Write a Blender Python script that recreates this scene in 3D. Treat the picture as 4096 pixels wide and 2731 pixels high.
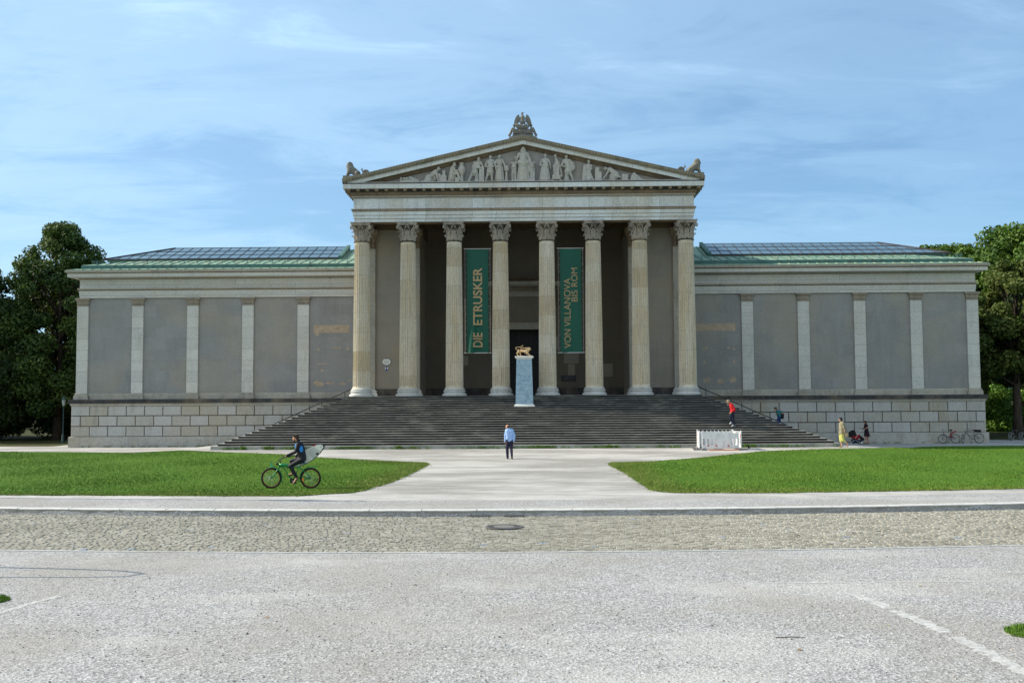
import bpy, bmesh, math, random
import numpy as np
from mathutils import Vector, Matrix
R=math.radians; PI=math.pi; sin=math.sin; cos=math.cos
random.seed(7); rng=np.random.default_rng(11)
for o in list(bpy.data.objects): bpy.data.objects.remove(o)
scn=bpy.context.scene
# ---------------------------------------------------------------- camera
CF=4058.5; CP=R(3.325); CY=R(-.933); CR=R(-.331); CPOS=Vector((.288,-67.118,3.287))
def ray(u,v):
    a,b=u-2048,v-1365.5; c,s=cos(CR),sin(CR); uu=c*a+s*b; ww=-s*a+c*b
    X=uu/CF; Z=-ww/CF; Y=1.; c,s=cos(CP),sin(CP); Y,Z=c*Y-s*Z,s*Y+c*Z
    c,s=cos(CY),sin(CY); return Vector((c*X+s*Y,-s*X+c*Y,Z))
fw=ray(2048,1365.5); rt=(ray(3048,1365.5)-fw).normalized(); upv=(ray(2048,365.5)-fw).normalized()
cd=bpy.data.cameras.new('camera'); cam=bpy.data.objects.new('camera',cd); scn.collection.objects.link(cam)
mw=Matrix((( rt.x,upv.x,-fw.x,CPOS.x),(rt.y,upv.y,-fw.y,CPOS.y),(rt.z,upv.z,-fw.z,CPOS.z),(0,0,0,1)))
cam.matrix_world=mw; cd.sensor_width=36; cd.lens=36*CF/4096; cd.clip_end=3000; scn.camera=cam
# ---------------------------------------------------------------- world and sun
SUN_EL=34.5; SUN_BACK=7.0          # the sun stands to the left, a little behind the front of the building
sv=Vector((-cos(R(SUN_BACK))*cos(R(SUN_EL)),sin(R(SUN_BACK))*cos(R(SUN_EL)),sin(R(SUN_EL))))
w=bpy.data.worlds.new("World"); scn.world=w; w.use_nodes=True; nt=w.node_tree; nt.nodes.clear()
def nd(t,**k):
    n=nt.nodes.new(t)
    for a,b in k.items(): setattr(n,a,b)
    return n
sky=nd('ShaderNodeTexSky',sky_type='NISHITA',sun_disc=False,sun_elevation=R(SUN_EL),sun_rotation=R(270+SUN_BACK),air_density=1.0,dust_density=.55,ozone_density=2.2)
tc=nd('ShaderNodeTexCoord'); L=nt.links.new
def vmath(op,a,b): 
    n=nd('ShaderNodeVectorMath',operation=op); L(a,n.inputs[0])
    if isinstance(b,tuple): n.inputs[1].default_value=b
    else: L(b,n.inputs[1])
    return n.outputs[0]
def fm(op,a,b,c=None,clamp=False):
    n=nd('ShaderNodeMath',operation=op,use_clamp=clamp)
    for i,q in enumerate((a,b,c)):
        if q is None: continue
        if isinstance(q,(int,float)): n.inputs[i].default_value=q
        else: L(q,n.inputs[i])
    return n.outputs[0]
sep=nd('ShaderNodeSeparateXYZ'); L(tc.outputs['Generated'],sep.inputs[0])
den=fm('MAXIMUM',fm('ADD',sep.outputs[2],.10),.02)
cx_=fm('DIVIDE',sep.outputs[0],den); cy_=fm('DIVIDE',sep.outputs[1],den)
cmb=nd('ShaderNodeCombineXYZ'); L(cx_,cmb.inputs[0]); L(cy_,cmb.inputs[1])
mp=nd('ShaderNodeMapping'); mp.inputs['Rotation'].default_value=(0,0,R(-35)); mp.inputs['Scale'].default_value=(.55,1.0,1); L(cmb.outputs[0],mp.inputs[0])
def noi(vec,s,d,r,dist=0):
    n=nd('ShaderNodeTexNoise'); n.inputs['Scale'].default_value=s; n.inputs['Detail'].default_value=d; n.inputs['Roughness'].default_value=r; n.inputs['Distortion'].default_value=dist; L(vec,n.inputs['Vector']); return n.outputs[0]
n1=noi(mp.outputs[0],.55,7,.60,.35); n2=noi(mp.outputs[0],3.2,8,.66,.8); n3=noi(cmb.outputs[0],.30,3,.5)
def ramp(f,stops):
    n=nd('ShaderNodeValToRGB'); n.color_ramp.elements.remove(n.color_ramp.elements[0]); e=n.color_ramp.elements
    n.color_ramp.interpolation='EASE'
    e[0].position=stops[0][0]; e[0].color=(*[stops[0][1]]*3,1)
    for p,c in stops[1:]:
        q=e.new(p); q.color=(c,c,c,1)
    L(f,n.inputs[0]); return n.outputs[0]
cl=fm('ADD',fm('MULTIPLY',n1,.54),fm('ADD',fm('MULTIPLY',n2,.28),fm('MULTIPLY',n3,.18)))
mask=ramp(cl,[(.40,0.22),(.50,.52),(.60,.92)])
# thin cloud thickens to the left, towards the sun
lft=fm('MULTIPLY_ADD',sep.outputs[0],-.80,.58,clamp=True)
mask=fm('MULTIPLY',mask,fm('ADD',lft,.34),clamp=True)
mask=fm('ADD',fm('MULTIPLY',mask,.85),fm('MULTIPLY_ADD',lft,.14,.10),clamp=True)
hs=nd('ShaderNodeHueSaturation'); hs.inputs['Saturation'].default_value=1.12; hs.inputs['Value'].default_value=1.0; L(sky.outputs[0],hs.inputs['Color'])
tn=nd('ShaderNodeMix',data_type='RGBA',blend_type='MULTIPLY'); tn.inputs[0].default_value=1; L(hs.outputs[0],tn.inputs[6]); tn.inputs[7].default_value=(.76,.97,1.0,1)
mx=nd('ShaderNodeMix',data_type='RGBA'); L(mask,mx.inputs[0]); L(tn.outputs[2],mx.inputs[6]); mx.inputs[7].default_value=(6.0,7.6,8.7,1)
# sky tint raised behind the camera, added to brighten the building's front
bk_=fm('MULTIPLY',sep.outputs[1],-1.3,None,True)
bc=nd('ShaderNodeMix',data_type='RGBA'); L(bk_,bc.inputs[0]); bc.inputs[6].default_value=(.435,.505,.58,1); bc.inputs[7].default_value=(.90,.775,.70,1)
mu=nd('ShaderNodeMix',data_type='RGBA',blend_type='MULTIPLY'); mu.inputs[0].default_value=1; L(mx.outputs[2],mu.inputs[6]); L(bc.outputs[2],mu.inputs[7])
bg=nd('ShaderNodeBackground'); L(mu.outputs[2],bg.inputs[0]); bg.inputs[1].default_value=.15
wo=nd('ShaderNodeOutputWorld'); L(bg.outputs[0],wo.inputs[0])
sd=bpy.data.lights.new('sun','SUN'); sd.energy=4.9; sd.angle=R(.5); sd.color=(1,.90,.74)
so=bpy.data.objects.new('sun',sd); scn.collection.objects.link(so); so.rotation_euler=(-sv).to_track_quat('-Z','Y').to_euler(); so.location=(-60,0,60)
vs=scn.view_settings; vs.view_transform='Standard'; vs.look='None'; vs.exposure=.62; vs.gamma=1; vs.use_curve_mapping=False
scn.render.resolution_x=1024; scn.render.resolution_y=682
# ---------------------------------------------------------------- helpers
LC=scn.collection
class MB:
    def __init__(s): s.v=[]; s.f=[]; s.m=[]
    def add(s,v,f,m=0):
        b=len(s.v); s.v+= [tuple(p) for p in v]; s.f+=[tuple(i+b for i in q) for q in f]; s.m+=[m]*len(f); return s
    def box(s,x0,x1,y0,y1,z0,z1,m=0):
        return s.add([(x0,y0,z0),(x1,y0,z0),(x1,y1,z0),(x0,y1,z0),(x0,y0,z1),(x1,y0,z1),(x1,y1,z1),(x0,y1,z1)],
            [(0,3,2,1),(4,5,6,7),(0,1,5,4),(1,2,6,5),(2,3,7,6),(3,0,4,7)],m)
    def obox(s,c,ax,ay,az,m=0):      # oriented box, half axes
        c,ax,ay,az=Vector(c),Vector(ax),Vector(ay),Vector(az)
        v=[c+i*ax+j*ay+k*az for k in(-1,1) for i,j in((-1,-1),(1,-1),(1,1),(-1,1))]
        return s.add(v,[(0,3,2,1),(4,5,6,7),(0,1,5,4),(1,2,6,5),(2,3,7,6),(3,0,4,7)],m)
    def bar(s,p,q,w,h=None,m=0,up=(0,0,1)):
        p,q=Vector(p),Vector(q); h=h or w; d=(q-p); u=Vector(up)
        if abs(d.normalized().dot(u))>.98: u=Vector((1,0,0))
        a=d.cross(u).normalized(); b=a.cross(d).normalized()
        return s.obox((p+q)/2,d/2,a*w/2,b*h/2,m)
    def tube(s,pts,r,seg=8,m=0,caps=True,closed=False):
        pts=[Vector(p) for p in pts]; n=len(pts); rr=r if hasattr(r,'__len__') else [r]*n
        ref=None; rings=[]
        for i,p in enumerate(pts):
            if closed: t=pts[(i+1)%n]-pts[i-1]
            else: t=pts[min(i+1,n-1)]-pts[max(i-1,0)]
            t.normalize()
            if ref is None: ref=t.orthogonal().normalized()
            ref=(ref-t*ref.dot(t)); ref=ref.normalized() if ref.length>1e-6 else t.orthogonal().normalized()
            b=t.cross(ref)
            rings.append([p+(ref*cos(2*PI*k/seg)+b*sin(2*PI*k/seg))*rr[i] for k in range(seg)])
        v=[q for g in rings for q in g]; f=[]
        for i in range(n if closed else n-1):
            j=(i+1)%n
            for k in range(seg): f.append((i*seg+k,i*seg+(k+1)%seg,j*seg+(k+1)%seg,j*seg+k))
        if caps and not closed: f.append(tuple(range(seg))[::-1]); f.append(tuple((n-1)*seg+k for k in range(seg)))
        return s.add(v,f,m)
    def lathe(s,prof,seg=24,c=(0,0,0),m=0,cap=True,sx=1,sy=1):
        v=[];f=[];n=len(prof)
        for r,z in prof:
            for k in range(seg): a=2*PI*k/seg; v.append((c[0]+r*cos(a)*sx,c[1]+r*sin(a)*sy,c[2]+z))
        for i in range(n-1):
            for k in range(seg): f.append((i*seg+k,i*seg+(k+1)%seg,(i+1)*seg+(k+1)%seg,(i+1)*seg+k))
        if cap: f.append(tuple(range(seg))[::-1]); f.append(tuple((n-1)*seg+k for k in range(seg)))
        return s.add(v,f,m)
    def ell(s,c,r,seg=12,rot=None,m=0):
        v=[];f=[];h=seg//2; M=rot or Matrix.Identity(3)
        r=r if hasattr(r,'__len__') else (r,r,r); c=Vector(c)
        v.append(c+M@Vector((0,0,-r[2])))
        for i in range(1,h):
            a=PI*i/h-PI/2
            for k in range(seg): b=2*PI*k/seg; v.append(c+M@Vector((r[0]*cos(a)*cos(b),r[1]*cos(a)*sin(b),r[2]*sin(a))))
        v.append(c+M@Vector((0,0,r[2])))
        for k in range(seg): f.append((0,1+(k+1)%seg,1+k))
        for i in range(h-2):
            for k in range(seg): f.append((1+i*seg+k,1+i*seg+(k+1)%seg,1+(i+1)*seg+(k+1)%seg,1+(i+1)*seg+k))
        t=len(v)-1; b=1+(h-2)*seg
        for k in range(seg): f.append((t,b+k,b+(k+1)%seg))
        return s.add(v,f,m)
    def cap(s,p,q,a,b,seg=10,m=0):   # tapered capsule
        p,q=Vector(p),Vector(q); d=q-p
        if d.length<1e-5: return s.ell(p,a,seg,m=m)
        t=d.normalized(); pts=[];rr=[]
        for i in range(4):
            an=PI/2*(1-i/3.); pts.append(p-t*a*sin(an)); rr.append(max(a*cos(an),a*.03))
        for i in range(4):
            an=PI/2*i/3.; pts.append(q+t*b*sin(an)); rr.append(max(b*cos(an),b*.03))
        return s.tube(pts,rr,seg,m)
    def prism(s,poly,y0,y1,m=0,ax='y'):   # poly (x,z) counter clockwise seen from the front (-y)
        n=len(poly)
        if ax=='y': v=[(x,y0,z) for x,z in poly]+[(x,y1,z) for x,z in poly]
        elif ax=='x': v=[(y0,x,z) for x,z in poly]+[(y1,x,z) for x,z in poly]
        else: v=[(x,z,y0) for x,z in poly]+[(x,z,y1) for x,z in poly]
        f=[tuple(range(n)),tuple(range(2*n-1,n-1,-1))]+[((i+1)%n,i,n+i,n+(i+1)%n) for i in range(n)]
        return s.add(v,f,m)
    def sweep(s,path,prof,m=0,mats=None,caps=True):
        # outward side is to the right of the travel direction
        n=len(path); P=[Vector(p) for p in path]; nr=[]
        for i in range(n):
            ds=[]
            if i>0: ds.append((P[i]-P[i-1]).normalized())
            if i<n-1: ds.append((P[i+1]-P[i]).normalized())
            ns=[Vector((d.y,-d.x)) for d in ds]
            if len(ns)==1: nr.append(ns[0])
            else:
                b=(ns[0]+ns[1]).normalized(); nr.append(b/max(.2,b.dot(ns[0])))
        k=len(prof); v=[]
        for i in range(n):
            for p,z in prof: q=P[i]+nr[i]*p; v.append((q.x,q.y,z))
        b=len(s.v); s.v+=v
        for i in range(n-1):
            for j in range(k-1):
                s.f.append((b+i*k+j,b+(i+1)*k+j,b+(i+1)*k+j+1,b+i*k+j+1)); s.m.append(mats[j] if mats else m)
        if caps:
            s.f.append(tuple(b+j for j in range(k))); s.m.append(m); s.f.append(tuple(b+(n-1)*k+j for j in range(k))[::-1]); s.m.append(m)
        return s
    def teeth(s,path,p0,p1,z0,z1,pitch,wd,m=0):
        P=[Vector(p) for p in path]
        for i in range(len(P)-1):
            d=P[i+1]-P[i]; l=d.length; d.normalize(); nn=Vector((d.y,-d.x)); e0=p1 if i>0 else 0; e1=p1 if i<len(P)-2 else 0
            N=int((l+e0+e1)/pitch); st=(l+e0+e1)/N
            for k in range(N):
                c=P[i]+d*(-e0+st*(k+.5)); c=c+nn*(p0+p1)/2
                s.obox((c.x,c.y,(z0+z1)/2),(d.x*wd/2,d.y*wd/2,0),(nn.x*(p1-p0)/2,nn.y*(p1-p0)/2,0),(0,0,(z1-z0)/2),m)
        return s
    def build(s,name,mats,parent=None,smooth=False,loc=None,angle=None):
        me=bpy.data.meshes.new(name); me.from_pydata(s.v,[],s.f)
        if not isinstance(mats,(list,tuple)): mats=[mats]
        for m in mats: me.materials.append(m)
        if len(mats)>1: me.polygons.foreach_set('material_index',s.m)
        if smooth: me.polygons.foreach_set('use_smooth',[True]*len(s.f))
        me.update()
        if angle: me.set_sharp_from_angle(angle=R(angle))
        return link(name,me,parent,loc)
def link(name,me,parent=None,loc=None):
    o=bpy.data.objects.new(name,me); LC.objects.link(o)
    if parent: o.parent=parent
    if loc: o.location=loc
    return o
def thing(name,label,cat,loc=(0,0,0),rz=0,group=None):
    o=bpy.data.objects.new(name,None); LC.objects.link(o); o.location=loc; o.rotation_euler=(0,0,rz); o.empty_display_size=.3
    o['label']=label; o['category']=cat
    if group: o['group']=group
    return o
def tag(o,label,cat,group=None):
    o['label']=label; o['category']=cat
    if group: o['group']=group
    return o
def struct(o,kind='structure'): o['kind']=kind; return o
def kids(o): return [c for c in bpy.data.objects if c.parent==o]
def dup(o,parent=None,loc=None,rz=None,label=None):
    ch=kids(o); c=o.copy(); LC.objects.link(c); c.parent=parent
    if loc: c.location=loc
    if rz is not None: c.rotation_euler=(0,0,rz)
    if label: c['label']=label
    for k in ch: dup(k,c)
    return c
def fuse(mb,vox,smooth=2,name='fused'):      # one continuous surface out of overlapping volumes
    me=bpy.data.meshes.new('t'); me.from_pydata(mb.v,[],mb.f); me.update()
    o=bpy.data.objects.new('t',me); LC.objects.link(o)
    m=o.modifiers.new('r','REMESH'); m.mode='VOXEL'; m.voxel_size=vox; m.use_smooth_shade=True
    if smooth: q=o.modifiers.new('s','SMOOTH'); q.iterations=smooth; q.factor=.5
    dg=bpy.context.evaluated_depsgraph_get(); dg.update()
    out=bpy.data.meshes.new_from_object(o.evaluated_get(dg)); out.name=name
    bpy.data.objects.remove(o); bpy.data.meshes.remove(me)
    out.polygons.foreach_set('use_smooth',[True]*len(out.polygons)); return out
def fobj(mb,vox,name,mat,parent=None,smooth=2,loc=None):
    me=fuse(mb,vox,smooth,name); me.materials.clear(); me.materials.append(mat); return link(name,me,parent,loc)
def text(s,size,mat,name,parent,M,depth=.004,offset=0,width=None,sx=1):
    c=bpy.data.curves.new('t','FONT'); c.body=s; c.size=size; c.extrude=depth; c.offset=offset
    o=bpy.data.objects.new('t',c); LC.objects.link(o); dg=bpy.context.evaluated_depsgraph_get(); dg.update()
    me=bpy.data.meshes.new_from_object(o.evaluated_get(dg)); bpy.data.objects.remove(o); bpy.data.curves.remove(c)
    a=np.empty(len(me.vertices)*3); me.vertices.foreach_get('co',a); a=a.reshape(-1,3); mn=a.min(0); mxx=a.max(0)
    k=(width/(mxx[0]-mn[0])) if width else 1
    a[:,0]=(a[:,0]-mn[0])*k; a[:,1]=(a[:,1]-mn[1])*(size/(mxx[1]-mn[1]))
    me.vertices.foreach_set('co',a.ravel()); me.transform(M); me.materials.clear(); me.materials.append(mat); return link(name,me,parent)
# ---------------------------------------------------------------- materials
class NT:
    def __init__(s,name,rough=.85,spec=.3,metal=0):
        s.mat=bpy.data.materials.new(name); s.mat.use_nodes=True; s.t=s.mat.node_tree; s.b=s.t.nodes['Principled BSDF']
        s.b.inputs['Roughness'].default_value=rough; s.b.inputs['Specular IOR Level'].default_value=spec; s.b.inputs['Metallic'].default_value=metal
        s.pos=s.n('ShaderNodeNewGeometry').outputs['Position']
    def n(s,t,**k):
        q=s.t.nodes.new(t)
        for a,b in k.items(): setattr(q,a,b)
        return q
    def l(s,a,b): s.t.links.new(a,b)
    def setv(s,sock,v):
        if isinstance(v,(int,float)): sock.default_value=v
        elif isinstance(v,tuple): sock.default_value=(*v,1) if len(v)==3 and sock.type=='RGBA' else v
        else: s.l(v,sock)
    def vec(s,sc=(1,1,1),rot=(0,0,0),src=None):
        m=s.n('ShaderNodeMapping'); s.l(src or s.pos,m.inputs[0]); m.inputs['Scale'].default_value=sc; m.inputs['Rotation'].default_value=tuple(R(a) for a in rot); return m.outputs[0]
    def noise(s,scale,detail=4,rough=.55,vec=None,dist=0):
        q=s.n('ShaderNodeTexNoise'); q.inputs['Scale'].default_value=scale; q.inputs['Detail'].default_value=detail; q.inputs['Roughness'].default_value=rough; q.inputs['Distortion'].default_value=dist
        s.l(vec or s.pos,q.inputs['Vector']); return q.outputs[0]
    def voro(s,scale,vec=None,feature='F1'):
        q=s.n('ShaderNodeTexVoronoi',feature=feature); q.inputs['Scale'].default_value=scale; s.l(vec or s.pos,q.inputs['Vector']); return q
    def ramp(s,f,stops):
        q=s.n('ShaderNodeValToRGB'); e=q.color_ramp.elements; e.remove(e[0])
        for i,(p,c) in enumerate(stops):
            c=c if isinstance(c,tuple) else (c,c,c)
            if i==0: e[0].position=p; e[0].color=(*c,1)
            else: w_=e.new(p); w_.color=(*c,1)
        s.l(f,q.inputs[0]); return q.outputs[0]
    def mix(s,f,a,b,mode='MIX'):
        q=s.n('ShaderNodeMix',data_type='RGBA',blend_type=mode); s.setv(q.inputs[0],f); s.setv(q.inputs[6],a); s.setv(q.inputs[7],b); return q.outputs[2]
    def math(s,op,a,b=0,c=None,clamp=False):
        q=s.n('ShaderNodeMath',operation=op,use_clamp=clamp); s.setv(q.inputs[0],a); s.setv(q.inputs[1],b)
        if c is not None: s.setv(q.inputs[2],c)
        return q.outputs[0]
    def col(s,c): s.setv(s.b.inputs['Base Color'],c); return s
    def bump(s,h,st=.3,d=.02):
        q=s.n('ShaderNodeBump'); q.inputs['Strength'].default_value=st; q.inputs['Distance'].default_value=d; s.l(h,q.inputs['Height']); s.l(q.outputs[0],s.b.inputs['Normal']); return s
    def xz(s,ox=0,oz=0):   # facade coordinates: along the wall and up
        sp=s.n('ShaderNodeSeparateXYZ'); s.l(s.pos,sp.inputs[0]); c=s.n('ShaderNodeCombineXYZ')
        s.l(s.math('ADD',s.math('ADD',sp.outputs[0],sp.outputs[1]),ox),c.inputs[0]); s.l(s.math('ADD',sp.outputs[2],oz),c.inputs[1]); return c.outputs[0]
    def brick(s,w_,h_,c1,c2,mort,ms=.01,vec=None,off=.5,bias=0):
        q=s.n('ShaderNodeTexBrick'); q.offset=off; q.inputs['Scale'].default_value=1; q.inputs['Brick Width'].default_value=w_; q.inputs['Row Height'].default_value=h_
        q.inputs['Mortar Size'].default_value=ms; q.inputs['Bias'].default_value=bias; q.inputs['Mortar Smooth'].default_value=.3
        s.setv(q.inputs['Color1'],c1); s.setv(q.inputs['Color2'],c2); s.setv(q.inputs['Mortar'],mort); s.l(vec or s.xz(),q.inputs['Vector']); return q
def flat(name,c,rough=.6,spec=.3,metal=0,var=.12,sc=8):
    m=NT(name,rough,spec,metal); f=m.noise(sc,3); a=tuple(x*(1-var) for x in c); b=tuple(min(1,x*(1+var)) for x in c)
    m.col(m.ramp(f,[(.3,a),(.7,b)])); return m.mat
def stone(name,c1,c2,block=None,dirt=.35,dirtc=(.06,.055,.045),joint=.012,bump=.25,warm=(.42,.33,.2),warmth=.3,jc=.35,oz=0,ox=0,off=.5):
    m=NT(name,.88,.2)
    big=m.noise(.45,5,.6); fine=m.noise(9,5,.65); 
    if block:
        b=m.brick(block[0],block[1],c1,c2,tuple(x*jc for x in c1),joint,m.xz(ox,oz),off); base=b.outputs['Color']
    else: base=m.mix(m.noise(1.3,3),c1,c2)
    base=m.mix(m.math('MULTIPLY',m.ramp(m.noise(.7,4,.6,m.vec((1,1,.5))),[(.45,0),(.75,1)]),warmth),base,warm)
    lam=m.noise(2.2,6,.7,m.vec((.35,.35,3.2)))       # bedding lines of the limestone
    base=m.mix(m.math('MULTIPLY',m.ramp(lam,[(.5,0),(.72,1)]),.22),base,tuple(x*.45 for x in c1))
    st=m.noise(1.6,6,.68,m.vec((1.6,1.6,.28)))       # run-off streaks
    base=m.mix(m.math('MULTIPLY',m.ramp(m.math('ADD',m.math('MULTIPLY',st,.6),m.math('MULTIPLY',big,.4)),[(.52,0),(.68,1)]),dirt),base,dirtc)
    base=m.mix(.22,base,m.ramp(fine,[(.35,.12),(.65,.75)]),'OVERLAY')
    m.col(base); m.bump(m.math('ADD',fine,lam),bump,.02); return m.mat
M_pil=stone('pale_limestone',(.53,.525,.50),(.45,.45,.435),(9,.81),.22,joint=.012,warmth=.22,jc=.5,oz=-3.99)
M_brown=stone('brown_moulding_stone',(.20,.165,.12),(.12,.10,.075),None,.5)  # darker brown set on narrow moulding strips
M_trim=stone('moulded_limestone',(.40,.38,.335),(.32,.305,.27),(2.3,3),.42,joint=.01,jc=.6)
M_ent=stone('portico_limestone',(.56,.60,.61),(.46,.475,.46),(1.55,2.6),.26,joint=.014,jc=.45,oz=-14.1,warmth=.4)
M_col=stone('column_limestone',(.46,.44,.385),(.36,.33,.27),None,.34,warm=(.40,.31,.19),warmth=.55,dirtc=(.10,.09,.075))
M_cap=stone('weathered_capital_stone',(.44,.40,.34),(.20,.18,.155),None,.9,warm=(.30,.21,.16),warmth=.35)
M_dark=stone('dark_stone',(.07,.062,.05),(.04,.035,.03),None,.8,warmth=.5)
M_block=stone('rusticated_limestone',(.42,.41,.375),(.33,.325,.30),None,.30,warmth=.55,warm=(.36,.29,.19))
M_slab=stone('black_stained_ledge',(.075,.075,.08),(.02,.02,.022),None,.75,dirtc=(.012,.012,.014))
M_stat=stone('pale_statue_stone',(.44,.435,.405),(.35,.345,.32),None,.6,warmth=.3,dirtc=(.10,.095,.085))
M_acro=stone('grey_weathered_statue',(.22,.22,.20),(.12,.12,.11),None,.7,warm=(.19,.17,.08),warmth=.5)
def wallmat(name,c,blk=(1.55,.81),contrast=.17,patchc=None,joint=.006,oz=0):
    m=NT(name,.9,.15); b=m.brick(blk[0],blk[1],tuple(x*(1-contrast) for x in c),tuple(x*(1+contrast) for x in c),tuple(x*.82 for x in c),joint,m.xz(0,oz),bias=-.3)
    base=m.mix(.6,b.outputs['Color'],m.ramp(m.noise(.5,5,.6),[(.3,tuple(x*.86 for x in c)),(.7,tuple(x*1.12 for x in c))]))
    base=m.mix(m.math('MULTIPLY',m.ramp(m.noise(1.1,6,.7,m.vec((1.5,1.5,.22))),[(.5,0),(.68,1)]),.28),base,tuple(x*.6 for x in c))
    base=m.mix(m.math('MULTIPLY',m.ramp(m.noise(.28,3),[(.45,0),(.65,1)]),.55),base,(c[0]*1.22,c[1]*1.10,c[2]*.88))
    base=m.mix(.15,base,m.ramp(m.noise(14,4),[(.3,.15),(.7,.8)]),'OVERLAY'); m.col(base); m.bump(m.noise(12,5),.12,.01); return m.mat
M_wall=wallmat('grey_wall_stone',(.245,.245,.245))
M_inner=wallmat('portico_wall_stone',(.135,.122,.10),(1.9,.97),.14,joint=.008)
M_bay=wallmat('portico_bay_stone',(.25,.23,.20),(1.9,.97),.08)
M_ceil=flat('coffered_ceiling_stone',(.12,.085,.05),.9)
M_patch=flat('pink_repair_mortar',(.36,.285,.215),.9,var=.2,sc=5)
def copper(name,a,b,c):
    m=NT(name,.65,.3); sp=m.n('ShaderNodeSeparateXYZ'); m.l(m.pos,sp.inputs[0])
    base=m.mix(m.ramp(m.noise(1.1,5,.65),[(.35,0),(.65,1)]),a,b)
    base=m.mix(m.math('MULTIPLY',m.ramp(m.noise(2.4,5,.6,m.vec((1,.35,.35))),[(.5,0),(.68,1)]),.55),base,c)
    m.col(base); m.bump(m.noise(5,3),.1,.01); return m.mat
M_cop=copper('pale_green_copper',(.17,.30,.225),(.25,.34,.25),(.28,.23,.13))
M_cop2=copper('dark_green_copper',(.045,.115,.11),(.07,.16,.14),(.03,.05,.05))
m=NT('skylight_glass',.16,.6); m.col(m.mix(m.noise(.6,2),(.055,.11,.15),(.085,.145,.185))); M_glass=m.mat
M_rust=flat('rusty_glazing_bar',(.045,.03,.03),.7)
M_iron=flat('black_iron',(.018,.019,.021),.5)
m=NT('dark_doorway',.5,.3); m.col((.004,.005,.008)); M_black=m.mat
# stair stone: worn pale treads, black crust on the risers
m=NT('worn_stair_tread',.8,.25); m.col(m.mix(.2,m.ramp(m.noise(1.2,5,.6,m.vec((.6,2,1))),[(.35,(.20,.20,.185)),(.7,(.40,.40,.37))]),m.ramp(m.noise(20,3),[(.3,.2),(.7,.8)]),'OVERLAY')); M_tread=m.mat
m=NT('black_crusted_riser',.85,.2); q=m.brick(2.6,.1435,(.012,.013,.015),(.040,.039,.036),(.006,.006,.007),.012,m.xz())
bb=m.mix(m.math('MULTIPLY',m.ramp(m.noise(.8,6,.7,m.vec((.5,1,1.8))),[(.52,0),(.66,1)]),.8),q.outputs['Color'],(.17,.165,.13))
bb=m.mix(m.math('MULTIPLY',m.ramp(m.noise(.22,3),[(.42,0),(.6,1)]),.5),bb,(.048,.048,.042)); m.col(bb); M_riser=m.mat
# ---------------------------------------------------------------- ground
def terr(x,y):
    cen=min(max((y+16)/9.5,0),1)*.15; side=min(max((abs(x)-20)/4,0),1); fall=min(max((y+12)/19.,0),1)*.27
    return .27+cen*(1-side)-fall*side
KA=.0055
def kerby(x):
    a=abs(x+1)
    return -39.05+(KA*a*a if a<17 else KA*17*17+2*KA*17*(a-17))
RD=.11; ROADW=6.57
m=NT('pale_gravel',.95,.1); va=m.voro(24); vb=m.voro(62); g=m.n('ShaderNodeSeparateColor'); m.l(va.outputs['Color'],g.inputs[0]); g2=m.n('ShaderNodeSeparateColor'); m.l(vb.outputs['Color'],g2.inputs[0])
base=m.ramp(g2.outputs[0],[(0,(.10,.10,.10)),(.5,(.305,.305,.305)),(1,(.62,.62,.63))])
base=m.mix(.40,base,m.ramp(g.outputs[1],[(0,(.09,.09,.088)),(.55,(.29,.288,.28)),(1,(.56,.56,.56))]))
base=m.mix(m.ramp(va.outputs['Distance'],[(.0,0.0),(.75,.0),(1,.25)]),base,(.12,.115,.11))
base=m.mix(m.math('MULTIPLY',m.ramp(m.noise(.35,6,.62,m.vec((.55,1,1))),[(.50,0),(.66,1)]),.5),base,(.47,.46,.44))
base=m.mix(m.math('MULTIPLY',m.ramp(m.noise(.22,5,.6),[(.47,0),(.62,1)]),.45),base,(.27,.25,.22))
m.col(base); m.bump(m.math('ADD',va.outputs['Distance'],m.math('MULTIPLY',vb.outputs['Distance'],.5)),.55,.02); M_grav=m.mat
m=NT('fine_beige_gravel',.95,.1); vb=m.voro(110); g2=m.n('ShaderNodeSeparateColor'); m.l(vb.outputs['Color'],g2.inputs[0])
base=m.ramp(g2.outputs[0],[(0,(.21,.205,.19)),(.5,(.30,.292,.275)),(1,(.42,.41,.39))])
base=m.mix(m.math('MULTIPLY',m.ramp(m.noise(.30,8,.68,m.vec((.35,1,1))),[(.44,0),(.58,1)]),.75),base,(.54,.53,.51))
base=m.mix(m.math('MULTIPLY',m.ramp(m.noise(3,6,.7,m.vec((.3,1,1))),[(.45,0),(.65,1)]),.4),base,(.17,.16,.14))
m.col(base); m.bump(vb.outputs['Distance'],.5,.015); M_path=m.mat
m=NT('cobbles',.75,.3); q=m.n('ShaderNodeObjectInfo'); at=m.n('ShaderNodeAttribute',attribute_name='tone'); 
base=m.ramp(at.outputs['Fac'],[(0,(.18,.168,.135)),(.45,(.275,.262,.215)),(.8,(.35,.335,.285)),(.97,(.31,.31,.295)),(1,(.20,.25,.33))])
base=m.mix(.35,base,m.ramp(m.noise(30,5,.7),[(.3,.12),(.7,.8)]),'OVERLAY')
base=m.mix(m.math('MULTIPLY',m.ramp(m.noise(.5,5,.6,m.vec((.4,1,1))),[(.5,0),(.7,1)]),.35),base,(.12,.115,.09)); m.col(base); m.bump(m.noise(25,5,.7),.5,.01); M_cob=m.mat
M_cobg=flat('cobble_joint_grit',(.16,.15,.12),.95,var=.3,sc=30)
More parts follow.
